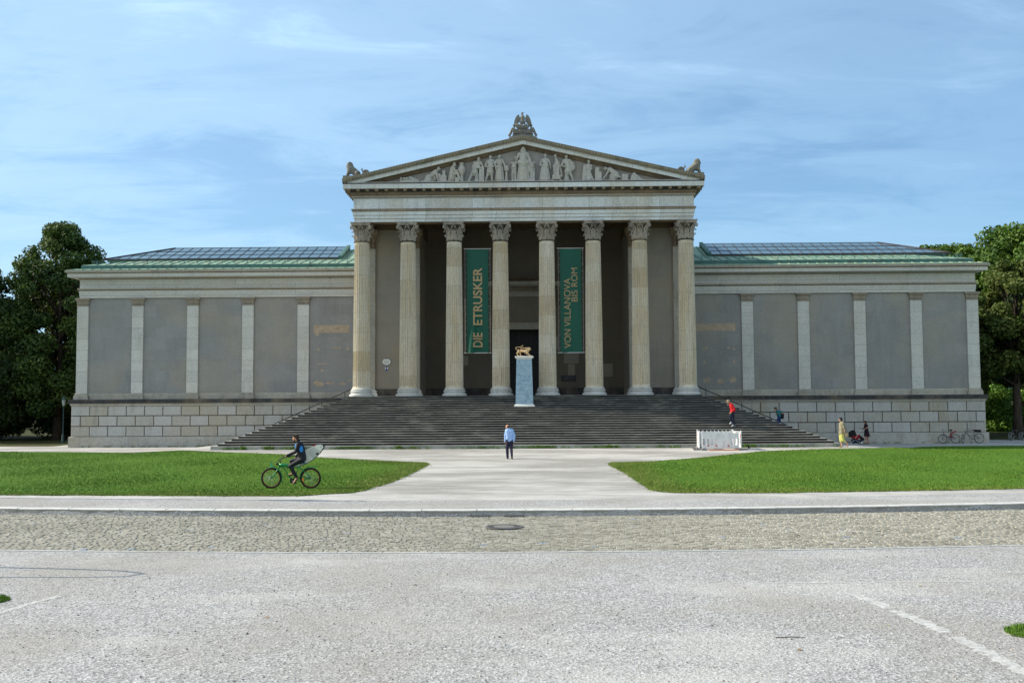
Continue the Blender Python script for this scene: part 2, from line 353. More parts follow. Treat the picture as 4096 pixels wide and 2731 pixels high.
m=NT('kerb_granite',.8,.25); m.col(m.mix(.3,m.ramp(m.noise(2,5,.65),[(.3,(.20,.195,.175)),(.7,(.33,.32,.295))]),m.ramp(m.noise(40,3),[(.3,.1),(.7,.85)]),'OVERLAY')); m.bump(m.noise(9,6,.7),.8,.03); M_kerb=m.mat
m=NT('lawn_green',.9,.1)
base=m.ramp(m.noise(.33,5,.6),[(.3,(.055,.125,.010)),(.7,(.10,.185,.018))]); base=m.mix(.5,base,m.ramp(m.noise(14,5,.75),[(.3,(.03,.085,.007)),(.7,(.11,.215,.03))]))
m.col(base); m.bump(m.noise(20,4,.7),.8,.05); M_lawn=m.mat
m=NT('grass_blades',.7,.2); at=m.n('ShaderNodeAttribute',attribute_name='tone')
base=m.ramp(at.outputs['Fac'],[(0,(.028,.085,.008)),(.5,(.072,.165,.015)),(.9,(.145,.25,.035)),(1,(.26,.25,.08))])
base=m.mix(m.math('MULTIPLY',m.ramp(m.noise(.4,4),[(.4,0),(.6,1)]),.5),base,(.095,.155,.014)); m.col(base); M_blade=m.mat
m=NT('forest_floor',.95,.1); m.col(m.mix(m.ramp(m.noise(.5,4),[(.4,0),(.6,1)]),(.03,.045,.012),(.07,.06,.03))); M_floor=m.mat

# one ground sheet: level in front, a kerb step, gentle slopes towards the building
xs=[-1500,-600,-250,-120,-80,-60]+[-50+2*i for i in range(0,12)]+[-26+.5*i for i in range(0,14)]+[-19+2*i for i in range(0,20)]+[20+.5*i for i in range(0,12)]+[26+2*i for i in range(0,13)]+[60,80,120,250,600,1500]
rows=[('a',-700),('a',-300),('a',-140),('k',-60),('k',-40),('k',-25),('k',-15),('k',-10),('k',-ROADW),('k',-3),('k',-.02),('K',.0),('k',1),('k',3)]+[('y',-34+1.0*i) for i in range(60)]+[('y',27),('y',35),('y',50),('y',80),('y',150),('y',400),('y',1500)]
V=[];F=[];MM=[]
nx=len(xs)
for r_,(t,d) in enumerate(rows):
    for x in xs:
        kx=kerby(max(-60,min(60,x)))
        if t=='a': y=d; z=RD
        elif t=='k': y=kx+d; z=RD if d<0 else terr(x,y)
        elif t=='K': y=kx; z=terr(x,y)
        else:
            y=d; k2=kx+3.2
            if d<k2+1: y=max(d,k2+.01*(d+35))
            z=terr(x,y)
        V.append((x,y,z))
for j in range(len(rows)-1):
    for i in range(nx-1):
        F.append((j*nx+i,j*nx+i+1,(j+1)*nx+i+1,(j+1)*nx+i))
        xm=(xs[i]+xs[i+1])/2; ym=V[j*nx+i][1]
        MM.append(0 if j<13 else (2 if (ym>9.2 and abs(xm)>35 and not(xm>0 and ym<12.8)) or ym>16 else 1))
g=MB(); g.v=V; g.f=F; g.m=MM
struct(g.build('ground',[M_grav,M_path,M_floor]))
# cobbled road: individual setts in slightly slanting rows
cb=MB(); tone=[]
def sett(cx,cy,hx,hy,ang,h,t):
    c,s=cos(ang),sin(ang); v=[]
    def pt(a,b,z): return (cx+c*a-s*b,cy+s*a+c*b,z)
    z0=RD+.0; z1=RD+.024+h
    j=lambda: random.uniform(-.008,.008)
    lo=[pt(-hx+j(),-hy+j(),z0),pt(hx+j(),-hy+j(),z0),pt(hx+j(),hy+j(),z0),pt(-hx+j(),hy+j(),z0)]
    mi=[(p[0],p[1],z1-.012) for p in lo]
    e=.012; tp=[pt(-hx+e,-hy+e,z1+j()*.3),pt(hx-e,-hy+e,z1+j()*.3),pt(hx-e,hy-e,z1+j()*.3),pt(-hx+e,hy-e,z1+j()*.3)]
    f=[(8,9,10,11)]
    for k in range(4): q=(k+1)%4; f+=[(k,q,4+q,4+k),(4+k,4+q,8+q,8+k)]
    cb.add(lo+mi+tp,f); tone.extend([t]*12)
rr_=0; d=-.16
while d>-ROADW+.08:
    hy=random.uniform(.050,.062); x=-24+random.uniform(0,.2); d-=hy
    while x<24:
        hx=random.uniform(.055,.11); xc=x+hx; sl=.012*sin(xc*.9+d*3)+.01*sin(xc*2.3+d)
        t=random.betavariate(2.2,2.2)*.94
        if random.random()<.0035: t=1.0
        sett(xc,kerby(xc)+d+sl,hx-.007,hy-.006,2*KA*(xc+1)+random.uniform(-.05,.05),random.uniform(-.009,.009),t); x+=2*hx
    d-=hy
road=cb.build('road',M_cob); a=road.data.attributes.new('tone','FLOAT','POINT'); a.data.foreach_set('value',tone); struct(road)
js=MB(); px_=[-60,-40]+[-24+i for i in range(49)]+[40,60]
js.v=[(x,kerby(x)-.10,RD+.012) for x in px_]+[(x,kerby(x)-ROADW,RD+.012) for x in px_]; n_=len(px_)
js.f=[(n_+i,n_+i+1,i+1,i) for i in range(n_-1)]; js.m=[0]*len(js.f); struct(js.build('road_bed',M_cobg))
# kerb stones
kb=MB(); x=-59.0; joints=[]
while x<59:
    l=random.uniform(1.25,1.6) if abs(x)<25 else 3
    a0,a1=x+.012,x+l-.012; n=5; tops=[]
    for e_ in range(n+1):
        xx=a0+(a1-a0)*e_/n; y=kerby(xx)+random.uniform(-.006,.006); zt=.27+.022+random.uniform(-.004,.004)
        tops.append([(xx,y-.004,RD-.03),(xx,y-.002,zt-.02),(xx,y+.018,zt),(xx,y+.30,zt),(xx,y+.30,RD)])
    vv=[p for t in tops for p in t]; ff=[]
    for i in range(n):
        for k in range(4): ff.append((i*5+k,(i+1)*5+k,(i+1)*5+k+1,i*5+k+1))
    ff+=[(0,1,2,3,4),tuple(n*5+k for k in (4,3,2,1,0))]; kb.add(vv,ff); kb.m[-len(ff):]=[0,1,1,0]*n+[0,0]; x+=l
struct(kb.build('kerb',[M_kerb,flat('sunlit_pale_kerb_top',(.50,.50,.48),.85)]))  # sunlight on the top is put into its paler colour
fb=MB()  # flush edging stones along the near side of the setts
x=-40
while x<40:
    l=random.uniform(.8,1.2); y=kerby(x+l/2)-ROADW-.03; fb.obox((x+l/2,y,RD-.016),(l/2-.006,KA*2*(x+1)*l/2,0),(0,.055,0),(0,0,.03)); x+=l
struct(fb.build('road_edging',flat('pale_edging_stone',(.42,.42,.41),.85)))
# lawns
def lawn(name,poly,label=None):
    P=[]
    for i in range(len(poly)):
        a=Vector(poly[i]);b=Vector(poly[(i+1)%len(poly)]); n=max(1,int((b-a).length/.35)); nn=Vector((b.y-a.y,a.x-b.x)).normalized()
        for k in range(n): P.append(a+(b-a)*k/n+nn*random.uniform(-.05,.05)+nn*.06*sin((a.x+k)*1.3))
    bm=bmesh.new(); f=bm.faces.new([bm.verts.new((p.x,p.y,0)) for p in P]); bmesh.ops.triangulate(bm,faces=[f])
    for yy in range(-36,4,1): bmesh.ops.bisect_plane(bm,geom=bm.verts[:]+bm.edges[:]+bm.faces[:],plane_co=(0,yy,0),plane_no=(0,1,0))
    for xx in list(range(-60,60,4))+[-21,-22,-23,21,22,23]: bmesh.ops.bisect_plane(bm,geom=bm.verts[:]+bm.edges[:]+bm.faces[:],plane_co=(xx,0,0),plane_no=(1,0,0))
    for v in bm.verts: v.co.z=terr(v.co.x,v.co.y)+.02+.012*sin(v.co.x*.7)*sin(v.co.y*.5)
    bm.normal_update()
    for f in bm.faces:
        if f.normal.z<0: f.normal_flip()
    me=bpy.data.meshes.new(name); bm.to_mesh(me); bm.free(); me.materials.append(M_lawn); struct(link(name,me)); return P
LL=[(-60,6),(-48,4),(-34.45,-.77),(-24.07,-4.31),(-17.15,-8.96),(-13.43,-10.67),(-11.23,-13.13),(-7.52,-15.65),(-4.78,-17.62),(-4.52,-18.79),(-4.66,-24.85),(-4.88,-29.32),(-5.4,-32.92),(-5.64,-33.47),(-7.07,-34.45),(-8.68,-34.47),(-12.86,-34.11),(-17.16,-33.74),(-60,-28)]
LR=[(60,2),(33.08,.98),(29.85,.97),(26.17,-.03),(20.17,-8.16),(17.21,-8.5),(14.84,-9.42),(13.09,-10.34),(12.33,-11.31),(9.01,-14.84),(6.13,-17.68),(4.28,-18.12),(4.03,-19.43),(4.26,-24.7),(4.32,-29.83),(4.37,-33.12),(5.,-33.97),(7.37,-34.17),(9.84,-33.93),(13.2,-33.55),(16.68,-32.97),(60,-27)]
PL=lawn('lawn',LL); PR=lawn('lawn',LR)
def blades(name,pts,h0,h1,w,tones,lean=.6):
    n=len(pts); p=np.array(pts); a=rng.uniform(0,2*PI,n); h=rng.uniform(h0,h1,n); wd=rng.uniform(.6,1.2,n)*w; l=rng.uniform(0,lean,n)*h; b=rng.uniform(0,2*PI,n)
    v=np.empty((n,3,3)); v[:,0]=p; v[:,0,0]-=np.cos(a)*wd; v[:,0,1]-=np.sin(a)*wd; v[:,1]=p; v[:,1,0]+=np.cos(a)*wd; v[:,1,1]+=np.sin(a)*wd
    v[:,2]=p; v[:,2,0]+=np.cos(b)*l; v[:,2,1]+=np.sin(b)*l; v[:,2,2]+=h
    me=bpy.data.meshes.new(name); me.vertices.add(3*n); me.vertices.foreach_set('co',v.ravel()); me.loops.add(3*n); me.loops.foreach_set('vertex_index',np.arange(3*n,dtype=np.int32))
    me.polygons.add(n); me.polygons.foreach_set('loop_start',np.arange(0,3*n,3,dtype=np.int32)); me.update(calc_edges=True)
    at=me.attributes.new('tone','FLOAT','POINT'); at.data.foreach_set('value',np.repeat(np.array(tones),3)); me.materials.append(M_blade); return link(name,me)
def inside(P,X,Y):
    r=np.zeros(len(X),bool); n=len(P)
    for i in range(n):
        a,b=P[i],P[(i+1)%n]; c=((a[1]>Y)!=(b[1]>Y)); 
        with np.errstate(all='ignore'): r^=c&(X<(b[0]-a[0])*(Y-a[1])/((b[1]-a[1]) or 1e-9)+a[0])
    return r
pts=[];tn=[]
for P in (LL,LR):
    sgn=-1 if P is LL else 1
    N=230000; X=sgn*(4+rng.random(N)*33); Y=-34.6+rng.random(N)**1.5*38; k=inside(P,X,Y)&(np.abs(X)<(Y+67)*.54+1.5); X=X[k];Y=Y[k]
    for x,y in zip(X,Y): pts.append((x,y,terr(x,y)+.012))
    tn+=list(np.clip(rng.beta(2,2,len(X))*.75+.12+.12*np.sin(X*.9+np.cos(Y*.8)),0,.97))
for P in (PL,PR):      # ragged edge tufts
    for p in P:
        if abs(p.x)>38: continue
        dry=.99 if (-34.5<p.y<-18 and abs(p.x)<9) else .6
        for k in range(16): 
            x=p.x+random.gauss(0,.10); y=p.y+random.gauss(0,.10); pts.append((x,y,terr(x,y)+.005)); tn.append(min(1,max(0,random.gauss(dry-.2,.25))))
for P in (LL,LR):      # trodden, yellowed strips along the path mouths and verge
    for i in range(len(P)):
        a=Vector(P[i]);b_=Vector(P[(i+1)%len(P)])
        if max(a.y,b_.y)<-15 and min(abs(a.x),abs(b_.x))<9: wdt,num=.75,900
        elif max(a.y,b_.y)<-30: wdt,num=.35,420
        else: wdt,num=.25,160
        nn=Vector((b_.y-a.y,a.x-b_.x)).normalized(); mid=(a+b_)/2; cen=Vector((-20 if P is LL else 20,-20)); nn=nn if (cen-mid).dot(nn)>0 else -nn
        for _ in range(int(num*(b_-a).length)):
            t_=random.random(); q_=a+(b_-a)*t_+nn*(abs(random.gauss(0,wdt))-.08)
            if abs(q_.x)<24: pts.append((q_.x,q_.y,terr(q_.x,q_.y)+.015)); tn.append(random.choice((.99,1,.93,.6,.7)))
for _ in range(500):   # fallen leaves and daisies as tiny pale flecks
    x=random.choice((-1,1))*random.uniform(5,30); y=random.uniform(-33,-12)
struct(blades('grass',pts,.025,.065,.014,tn,.9),'stuff')
# ---------------------------------------------------------------- the museum
W=8.12; PX=11.28; HS=3.6
MU=thing('museum_building','long pale stone classical museum with columned portico, blind wings and green roofs','museum building',(0,0,0))
# podium of the wings: rusticated blocks
for s in (-1,1):
    b=MB(); xo=33.66; xi=11.0
    def X(a,c): return (min(s*a,s*c),max(s*a,s*c))
    b.box(*X(xo-.06,xi),7.86,32,-.5,3.05,1)
    b.sweep([(-33.84,32),(-33.84,7.72),(-xi,7.72)] if s<0 else [(xi,7.72),(33.84,7.72),(33.84,32)],[(0,-.5),(0,.74),(-.05,.785),(-.2,.785)],0,mats=[0,0,0])
    zc=[.79,1.555,2.32,3.05]; g=.028
    for c in range(3):
        z0,z1=zc[c]+g,zc[c+1]-g
        a=xo; first=True; wd=1.365
        while a>xi:
            l=wd if not(first and c==1) else wd*.5
            first=False; e=max(a-l,xi); x0,x1=X(a if a==xo else a-g,e+g); ch=.018
            y=7.78+random.uniform(-.004,.004)
            v=[(x0,7.9,z0),(x1,7.9,z0),(x1,7.9,z1),(x0,7.9,z1),(x0,y+ch,z0),(x1,y+ch,z0),(x1,y+ch,z1),(x0,y+ch,z1),(x0+ch,y,z0+ch),(x1-ch,y,z0+ch),(x1-ch,y,z1-ch),(x0+ch,y,z1-ch)]
            b.add(v,[(8,9,10,11),(4,5,9,8),(5,6,10,9),(6,7,11,10),(7,4,8,11),(0,1,5,4),(1,2,6,5),(2,3,7,6),(3,0,4,7)],2+random.randint(0,2)); a=e
        a=7.9
        while a<32:      # end wall
            l=1.365 if (a>8 or c!=1) else .7; y0,y1=a+g,min(a+l,32)-g; b.box(*X(xo,xo-.1),y0,y1,z0,z1,2+random.randint(0,2)); a+=l
    path=[(-33.6,32),(-33.6,7.86),(-xi,7.86)] if s<0 else [(xi,7.86),(33.6,7.86),(33.6,32)]
    b.sweep(path,[(.0,3.02),(.10,3.05),(.12,3.14),(.17,3.2),(.17,3.235),(.02,3.24)],5)
    M_bl=[stone('rusticated_block_a',(.40,.39,.365),(.35,.345,.32),None,.30,warmth=.45,warm=(.36,.29,.19)),stone('rusticated_block_b',(.42,.415,.40),(.37,.37,.36),None,.28,warmth=.2),stone('rusticated_block_c',(.385,.37,.33),(.34,.33,.295),None,.38,warmth=.6,warm=(.34,.27,.17))] if s<0 else M_bl
    b.build('podium',[M_block,M_dark,*M_bl,M_trim],MU)
    l=MB(); l.sweep(path,[(-.3,3.242),(.24,3.245),(.245,3.26),(.25,3.50),(.235,3.53),(-.6,3.545)],0); l.build('podium_ledge',M_slab,MU)
# wings
def wingpath(s,off=0,y=W,inner=10.9): 
    o=33.36+off
    return [(-o,32),(-o,y-off),(-inner,y-off)] if s<0 else [(inner,y-off),(o,y-off),(o,32)]
pil=None
for s in (-1,1):
    b=MB(); b.box(min(s*10.9,s*33.1),max(s*10.9,s*33.1),W+.13,31.6,3.5,11.2,0)
    b.sweep([(p[0],p[1]) for p in wingpath(s,-.05)],[(0,3.54),(0,3.93),(-.04,3.975),(-.4,3.975)],1)
    # repair patches in the wall beside the portico
    def patch(px,pz,rx,rz,rect=False):
        n=14 if not rect else 28; pl=[]
        for i in range(n):
            a=2*PI*i/n; k=random.uniform(.65,1.1)
            a+=PI/28*(0 if not rect else 1)
            if rect: q=max(abs(cos(a)),abs(sin(a))); pl.append((px+rx*cos(a)/q,pz+rz*sin(a)/q*random.uniform(.96,1)))
            else: pl.append((px+rx*cos(a)*k,pz+rz*sin(a)*k))
        b.prism(pl,W+.124,W+.16,2)
    if s<0:
        patch(-14.42,9.0-.30,1.33,.30,True)
        for p in [(-15.5,8.3,.16,.13),(-15.4,7.2,.13,.12),(-14.0,7.3,.5,.06),(-13.2,7.2,.13,.14),(-15.1,6.1,.4,.05),(-15.1,5.6,.15,.12),(-15.35,4.6,.4,.24),(-14.5,4.65,.45,.1),(-13.6,4.6,.3,.1),(-13.0,4.85,.2,.06),(-12.6,6.5,.16,.06)]: patch(*p)
    else:
        for i in range(5): patch(12.9+.62*i,8.62,.3,.28,True)
        for p in [(13.3,7.0,.13,.15),(13.5,7.1,.1,.08),(15.1,7.1,.13,.1),(15.5,7.0,.12,.1),(13.3,6.0,.1,.16),(15.5,6.0,.12,.15),(13.4,4.7,.35,.22),(14.5,4.6,.28,.2),(15.4,4.7,.35,.25),(13.0,6.3,.1,.05),(15.9,6.3,.1,.06)]: patch(*p)
    b.build('wing_wall',[M_wall,M_trim,M_patch],MU)
    # entablature of the wing
    e=MB(); P_=wingpath(s,.0)
    prof=[(-.3,11.12),(.0,11.12),(.0,11.30),(.018,11.302),(.018,11.48),(.036,11.482),(.036,11.66),(.08,11.68),(.10,11.72),(.10,11.75),(.14,11.82),(.14,11.85),(-.005,11.865),(-.005,12.48),(.05,12.50),(.09,12.56),(.11,12.60),(.60,12.66),(.66,12.64),(.66,12.655),(.66,12.90),(.69,12.92),(.70,12.94),(.74,12.96),(.80,13.08),(.80,13.12),(0.,13.16),(-.5,13.2)]
    mt=[2 if j in(6,7,8,14,15,20,21,22) else (1 if 9<=j<=10 or 23<=j<=24 else 0) for j in range(len(prof)-1)]
    e.sweep(P_,prof,0,mats=mt)
    e.teeth(P_,.095,.13,11.755,11.815,.12,.07,1); e.teeth(P_,.09,.115,12.515,12.575,.11,.065,1); e.teeth(P_,.72,.80,12.965,13.06,.17,.11,1)
    en=e.build('wing_entablature',[M_pil,M_trim,M_brown],MU)
    # roof: eaves sheet, gutter box, main slope, with seams
    r=MB(); o=34.12; yi=W-.76
    def rp(x,y,z): return (s*x,y,z)
    def quad(a,b_,c,d,mi): r.add([a,b_,c,d],[(0,1,2,3) if s>0 else (3,2,1,0)],mi)
    T=6.0
    # (inset from cornice edge, height)
    st=[(0,13.135),(.0,13.165),(.82,13.33),(.82,13.60),(.90,13.62),(4.3,14.42)]
    for i in range(len(st)-1):
        (a,za),(c,zc_)=st[i],st[i+1]; mi=1 if i in(2,) else 0
        ex=10.6
        quad(rp(ex,yi+a,za),rp(o-a,yi+a,za),rp(o-c,yi+c,zc_),rp(ex,yi+c,zc_),mi)
        quad(rp(o-a,yi+a,za),rp(o-a,31,za),rp(o-c,31,zc_),rp(o-c,yi+c,zc_),mi)
    # upper roof slope behind / beside the skylight
    quad(rp(10.6,yi+4.3,14.42),rp(o-4.3,yi+4.3,14.42),rp(o-8.5,15.4,15.72),rp(10.6,15.4,15.72),0)
    quad(rp(o-4.3,yi+4.3,14.42),rp(o-4.3,31,14.42),rp(o-8.5,27,15.72),rp(o-8.5,15.4,15.72),0)
    quad(rp(10.6,15.4,15.72),rp(o-8.5,15.4,15.72),rp(o-8.5,27,15.72),rp(10.6,27,15.72),0)
    x=11.2
    while x<o-.2:   # standing seams
        r.bar(rp(x,yi+.02,13.18),rp(x,yi+.8,13.345),.035,.05,0)
        if x<o-1: 
            ye=min(yi+4.2,yi+ (o-x) ); za=13.63; zb=13.62+(ye-yi-.9)*.2353
            if ye>yi+1.3: r.bar(rp(x,yi+.92,za+.01),rp(x,ye,zb+.01),.04,.05,1)
        if x<14: r.bar(rp(x,yi+4.2,14.42),rp(x,15.3,15.72),.04,.06,1)
        x+=.70
    ro=r.build('roof',[M_cop,M_cop2],MU)
    # snow guard rails
    sg=MB()
    for h in (.10,.20,.30): sg.tube([rp(11,yi+1.35,13.73+h),rp(o-1.35,yi+1.35,13.73+h),rp(o-1.35,25,13.73+h)],.012,5)
    x=11.4
    while x<o-1.3: sg.bar(rp(x,yi+1.35,13.70),rp(x,yi+1.35,14.06),.025,.025); sg.bar(rp(x,yi+1.35,13.95),rp(x,yi+1.0,13.66),.02,.02); x+=.95
    sg.build('snow_guard',M_cop2,ro)
    # skylight: panes between glazing bars
    y0,z0,y1,z1=yi+4.05,14.50,15.3,15.93; xa,xb,xc=14.55,o-1.55-.0,o-5.4   # inner end, outer low, outer ridge
    xb=32.95; xc=28.7
    k=MB(); gl=MB(); cu=MB()
    cu.prism([(yi+4.2,14.35),(yi+4.05,14.42),(y0+.0,z0-.02),(y1,z1-.03),(y1,15.5)],*( (xa,xb) if s>0 else (-xb,-xa)),ax='x') if False else None
    cu.box(min(s*xa,s*(xb-.2)),max(s*xa,s*(xb-.2)),y0+.12,y0+.3,14.3,z0-.01)     # upstand
    cu.box(min(s*(xb-.5),s*(xb-.35)),max(s*(xb-.5),s*(xb-.35)),y0+.3,27,14.2,z0-.01)
    cu.bar(rp(xa-.16,y0-.05,z0-.02),rp(xa-.16,y1,z1-.02),.24,.34,0)
    cu.bar(rp(xa-.16,y0+.0,z0+.12),rp(xa-.16,y1,z1+.12),.30,.05,1)
    N=19; 
    def onr(t,f): # t along, f up
        lo=Vector(rp(xa+(xb-xa)*t,y0,z0)); return lo+Vector((0,(y1-y0)*f,(z1-z0)*f))
    hip=(xb-xc)
    gl.add([rp(xa,y0,z0),rp(xb,y0,z0),rp(xc,y1,z1),rp(xa,y1,z1)],[(0,1,2,3) if s>0 else (3,2,1,0)],0)
    gl.add([rp(xb,y0,z0),rp(xb,27,z0),rp(xc,23,z1),rp(xc,y1,z1)],[(0,1,2,3) if s>0 else (3,2,1,0)],0)
    x=xa
    while x<xb-.1:
        f=1 if x<xc else (xb-x)/hip
        k.bar(rp(x,y0-.02,z0+.03),rp(x,y0+(y1-y0)*f,z0+(z1-z0)*f+.02),.02,.025); x+=.79
    for f in (.33,.66,1.0):
        xe=xb-hip*f; k.bar(rp(xa,y0+(y1-y0)*f,z0+(z1-z0)*f+.03),rp(xe,y0+(y1-y0)*f,z0+(z1-z0)*f+.02),.022,.03)
    k.bar(rp(xb,y0,z0+.03),rp(xc,y1,z1+.03),.07,.08); k.bar(rp(xa,y0-.05,z0-.03),rp(xb+.05,y0-.05,z0-.03),.08,.10)
    sk=gl.build('skylight',M_glass,ro); k.build('glazing_bar',M_rust,sk); cu.build('skylight_frame',[M_cop2,M_cop],sk)
# pilasters (one built, then copied)
M_pcap=stone('carved_capital_stone',(.31,.275,.225),(.19,.165,.135),None,.7)
def build_pilaster():
    b=MB(); hw=.425
    b.box(-hw,hw,-.0,.14,3.99,10.54)
    p=b.build('pilaster',M_pil,MU)
    c=MB(); c.box(-hw-.12,hw+.12,-.14,.14,3.545,3.76); c.sweep([(-hw,.14),(-hw,0),(hw,0),(hw,.14)],[(.0,3.76),(.10,3.765),(.115,3.80),(.10,3.84),(.05,3.85),(.045,3.89),(.07,3.91),(.075,3.95),(.0,3.99)]); c.build('base',M_trim,p)
    k=MB(); k.sweep([(-hw,.14),(-hw,0),(hw,0),(hw,.14)],[(-.01,10.52),(.03,10.53),(.03,10.56),(.0,10.57),(.03,10.83),(.03,10.86),(.05,10.88),(.06,10.93),(.09,10.97),(.12,10.99),(.13,11.0),(.13,11.115),(-.01,11.116)],0)
    k.teeth([(-hw,0),(hw,0)],.04,.075,10.885,10.94,.075,.045)
    for i in range(5):   # carved palmettes
        x=-hw+.085+.17*i
        k.ell((x,-.01,10.68),(.045,.035,.10),8); k.ell((x-.05,-.01,10.66),(.018,.03,.085),6); k.ell((x+.05,-.01,10.66),(.018,.03,.085),6)
    k.build('capital',M_pcap,p); return p
px0=build_pilaster(); first=True
for s in (-1,1):
    for i in range(6):
        x=s*(12.375+4.144*i) 
        if i==0: x=s*12.0
        if first: px0.location=(x,W,0); first=False
        else: dup(px0,MU,(x,W,0))
# ---------------------------------------------------------------- stairs
NS=22; RS=.141; UX=lambda k:11.554+.348*k; UY=lambda k:-.96-.25*k
st=MB(); YB=7.72
def U(k,inn=0): X=UX(k)-inn; Y=UY(k)+inn; return [(-X,YB),(-X,Y),(X,Y),(X,YB)]
def strip(u0,z0,u1,z1,mi):
    v=[(x,y,z0) for x,y in u0]+[(x,y,z1) for x,y in u1]; st.add(v,[(i,i+1,5+i,4+i) for i in range(3)],mi)
for k in range(NS):
    z=HS-RS*k; zb=HS-RS*(k+1) if k<NS-1 else .2
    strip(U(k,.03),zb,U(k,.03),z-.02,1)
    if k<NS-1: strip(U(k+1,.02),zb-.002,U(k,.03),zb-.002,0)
    # individual step stones, each a little out of line with worn edges
    def stones(A,B,nx_,ny_):
        L_=(Vector(B)-Vector(A)).length; d_=(Vector(B)-Vector(A)).normalized(); p_=0
        while p_<L_-.01:
            l_=random.uniform(1.5,2.9); e_=min(L_,p_+l_); e_=L_ if L_-e_<.6 else e_; o_=random.uniform(-.010,.006); dz=random.uniform(-.006,.005); n_=max(2,int((e_-p_)/.3)); rows_=[]
            for i_ in range(n_+1):
                t_=p_+.004+(e_-p_-.008)*i_/n_; ch=random.uniform(0,.012) if random.random()<.25 else 0; w_=random.uniform(-.003,.003)
                bx,by=A[0]+d_.x*t_,A[1]+d_.y*t_
                for (io,zz_) in ((.022+o_,zb-.004 if k==NS-1 else zb-.004),(.022+o_,z-.045+dz),(o_+w_,z-.04+dz),(o_+w_+ch,z-.012+dz-ch),(o_+.010+ch,z+dz),(.30,z+dz)): rows_.append((bx+nx_*io,by+ny_*io,zz_))
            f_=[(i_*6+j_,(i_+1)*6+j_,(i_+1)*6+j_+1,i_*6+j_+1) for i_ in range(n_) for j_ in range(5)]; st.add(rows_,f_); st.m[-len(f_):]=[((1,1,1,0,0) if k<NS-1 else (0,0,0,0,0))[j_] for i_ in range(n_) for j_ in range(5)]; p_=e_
    stones((-UX(k),UY(k)),(UX(k),UY(k)),0,1); stones((-UX(k),YB),(-UX(k),UY(k)),1,0); stones((UX(k),UY(k)),(UX(k),YB),-1,0)
st.add([(-UX(0)+.28,UY(0)+.28,HS),(UX(0)-.28,UY(0)+.28,HS),(UX(0)-.28,YB,HS),(-UX(0)+.28,YB,HS)],[(0,1,2,3)],0)
st.add([(-7.4,YB,HS),(7.4,YB,HS),(7.4,9,HS),(-7.4,9,HS)],[(0,1,2,3)],0)
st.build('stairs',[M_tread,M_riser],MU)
for s in (-1,1):
    h=MB(); A=Vector((s*12.0,5.5,4.36)); B=Vector((s*19.0,5.5,1.25))
    h.tube([A,B],.032,8)
    for x in (12.9,14.55,16.2,17.85):
        t=(x-12)/7; p=A.lerp(B,t); p.x=s*x; kk=int((x-11.554)/.348)+1; h.tube([(p.x,p.y,HS-RS*kk-.02),p],.022,6); h.box(p.x-.05,p.x+.05,p.y-.05,p.y+.05,HS-RS*kk-.01,HS-RS*kk+.02)
    h.build('handrail',M_iron,MU)
